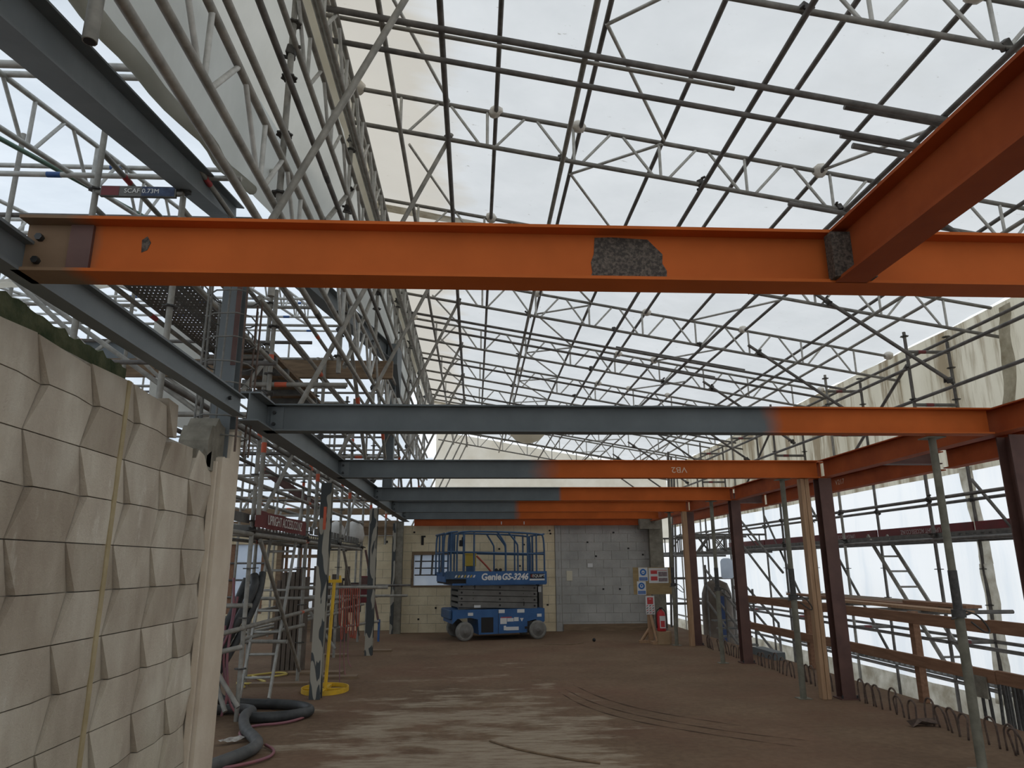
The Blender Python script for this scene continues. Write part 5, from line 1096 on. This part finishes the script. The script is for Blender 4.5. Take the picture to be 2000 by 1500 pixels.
ex = [((-2.35, 15.9, 1.85), (-1.95, 15.5, 0.35), 'rusty raking tube by the far peeling post', 'col_brown'), ((-1.95, 15.5, 0.02), (-1.95, 15.5, 0.45), 'short blue upright on the floor by the far post', 'blue_tube'),
      ((-3.3, 14.6, 0.95), (-1.3, 14.6, 0.95), 'level tube at waist height by the far peeling post', 'galv'), ((-2.9, 14.2, 0.35), (-1.95, 15.4, 0.42), 'low slanting tube by the far peeling post', 'galv'),
      ((-3.4, 11.4, 1.05), (-2.0, 11.4, 1.05), 'level tube at waist height behind the ladder', 'galv'), ((-3.2, 9.6, 0.62), (-2.3, 9.4, 0.62), 'level tube at knee height beside the ladder', 'galv'),
      ((-3.3, 8.0, 1.12), (-2.35, 8.0, 1.12), 'level tube at waist height by the draped hoses', 'galv'), ((-3.1, 8.3, 1.1), (-2.5, 7.9, 0.1), 'raking tube behind the draped hoses', 'galv'), ((-2.42, 16.9, 0), (-2.42, 16.9, 2.4), 'thin upright against the cream wall by the far post', 'galv'),
      ((-2.75, 17.2, 0), (-2.75, 17.2, 2.4), 'thin upright against the cream wall beside the switch box', 'galv'), ((-3.3, 16.4, 1.1), (-1.4, 16.4, 1.1), 'level tube in front of the cream wall', 'galv_dark')]
for a, b, lab, m in ex: single_tube(a, b, lab, None, m)
tag(sweep('twine', [(0.15, 6.9, 0.008), (0.35, 6.6, 0.008), (0.75, 6.25, 0.008), (1.0, 6.1, 0.008)], 0.010, 'timber_brown', None, 5), 'pale twisted strip of wrap lying on the open floor', 'strip')
tag(sweep('twine', [(1.4, 14.8, 0.006), (1.9, 14.6, 0.006), (2.2, 15.0, 0.006)], 0.008, 'timber_brown', None, 5), 'thin pale cord lying on the floor before the block wall', 'strip')
tag(lathe('ball', [(0.01, 0), (0.035, 0.02), (0.035, 0.05), (0.01, 0.07)], 'black', None, (2.45, 15.2, 0), 8), 'small black lump on the open floor before the grey block wall', 'lump')

# tyre tracks pressed into the dust
tr = [((1.15, 9.6), (1.35, 8.6), (1.75, 7.8), (2.4, 7.1), (3.0, 6.7)), ((1.05, 9.4), (1.22, 8.4), (1.62, 7.6), (2.25, 6.95), (2.8, 6.5)), ((1.3, 9.9), (1.5, 8.9), (1.9, 8.05), (2.6, 7.35))]
for k, pts in enumerate(tr):
    P = [Vector((x, y, 0)) for x, y in pts]
    for _ in range(3): P = [P[0]] + [q for a, b in zip(P, P[1:]) for q in (a * .75 + b * .25, a * .25 + b * .75)] + [P[-1]]
    vs, fs = [], []
    for i, p in enumerate(P):
        d = (P[min(i + 1, len(P) - 1)] - P[max(i - 1, 0)]).normalized(); n = Vector((-d.y, d.x, 0)); w = 0.018 * (0.6 + 0.5 * math.sin(i * 1.3)) * math.sin(math.pi * (i + .3) / (len(P) - .4))
        vs += [p + n * w + Vector((0, 0, 0.0015)), p - n * w + Vector((0, 0, 0.0015))]
    fs = [(2 * i, 2 * i + 1, 2 * i + 3, 2 * i + 2) for i in range(len(P) - 1)]
    mesh_obj('tyre_track', vs, fs, 'scuff', fl)
dup = [l for l, n in LABELS.items() if n > 1]
print('things', sum(LABELS.values()), 'objects', len(COL.objects), 'shared labels', dup)
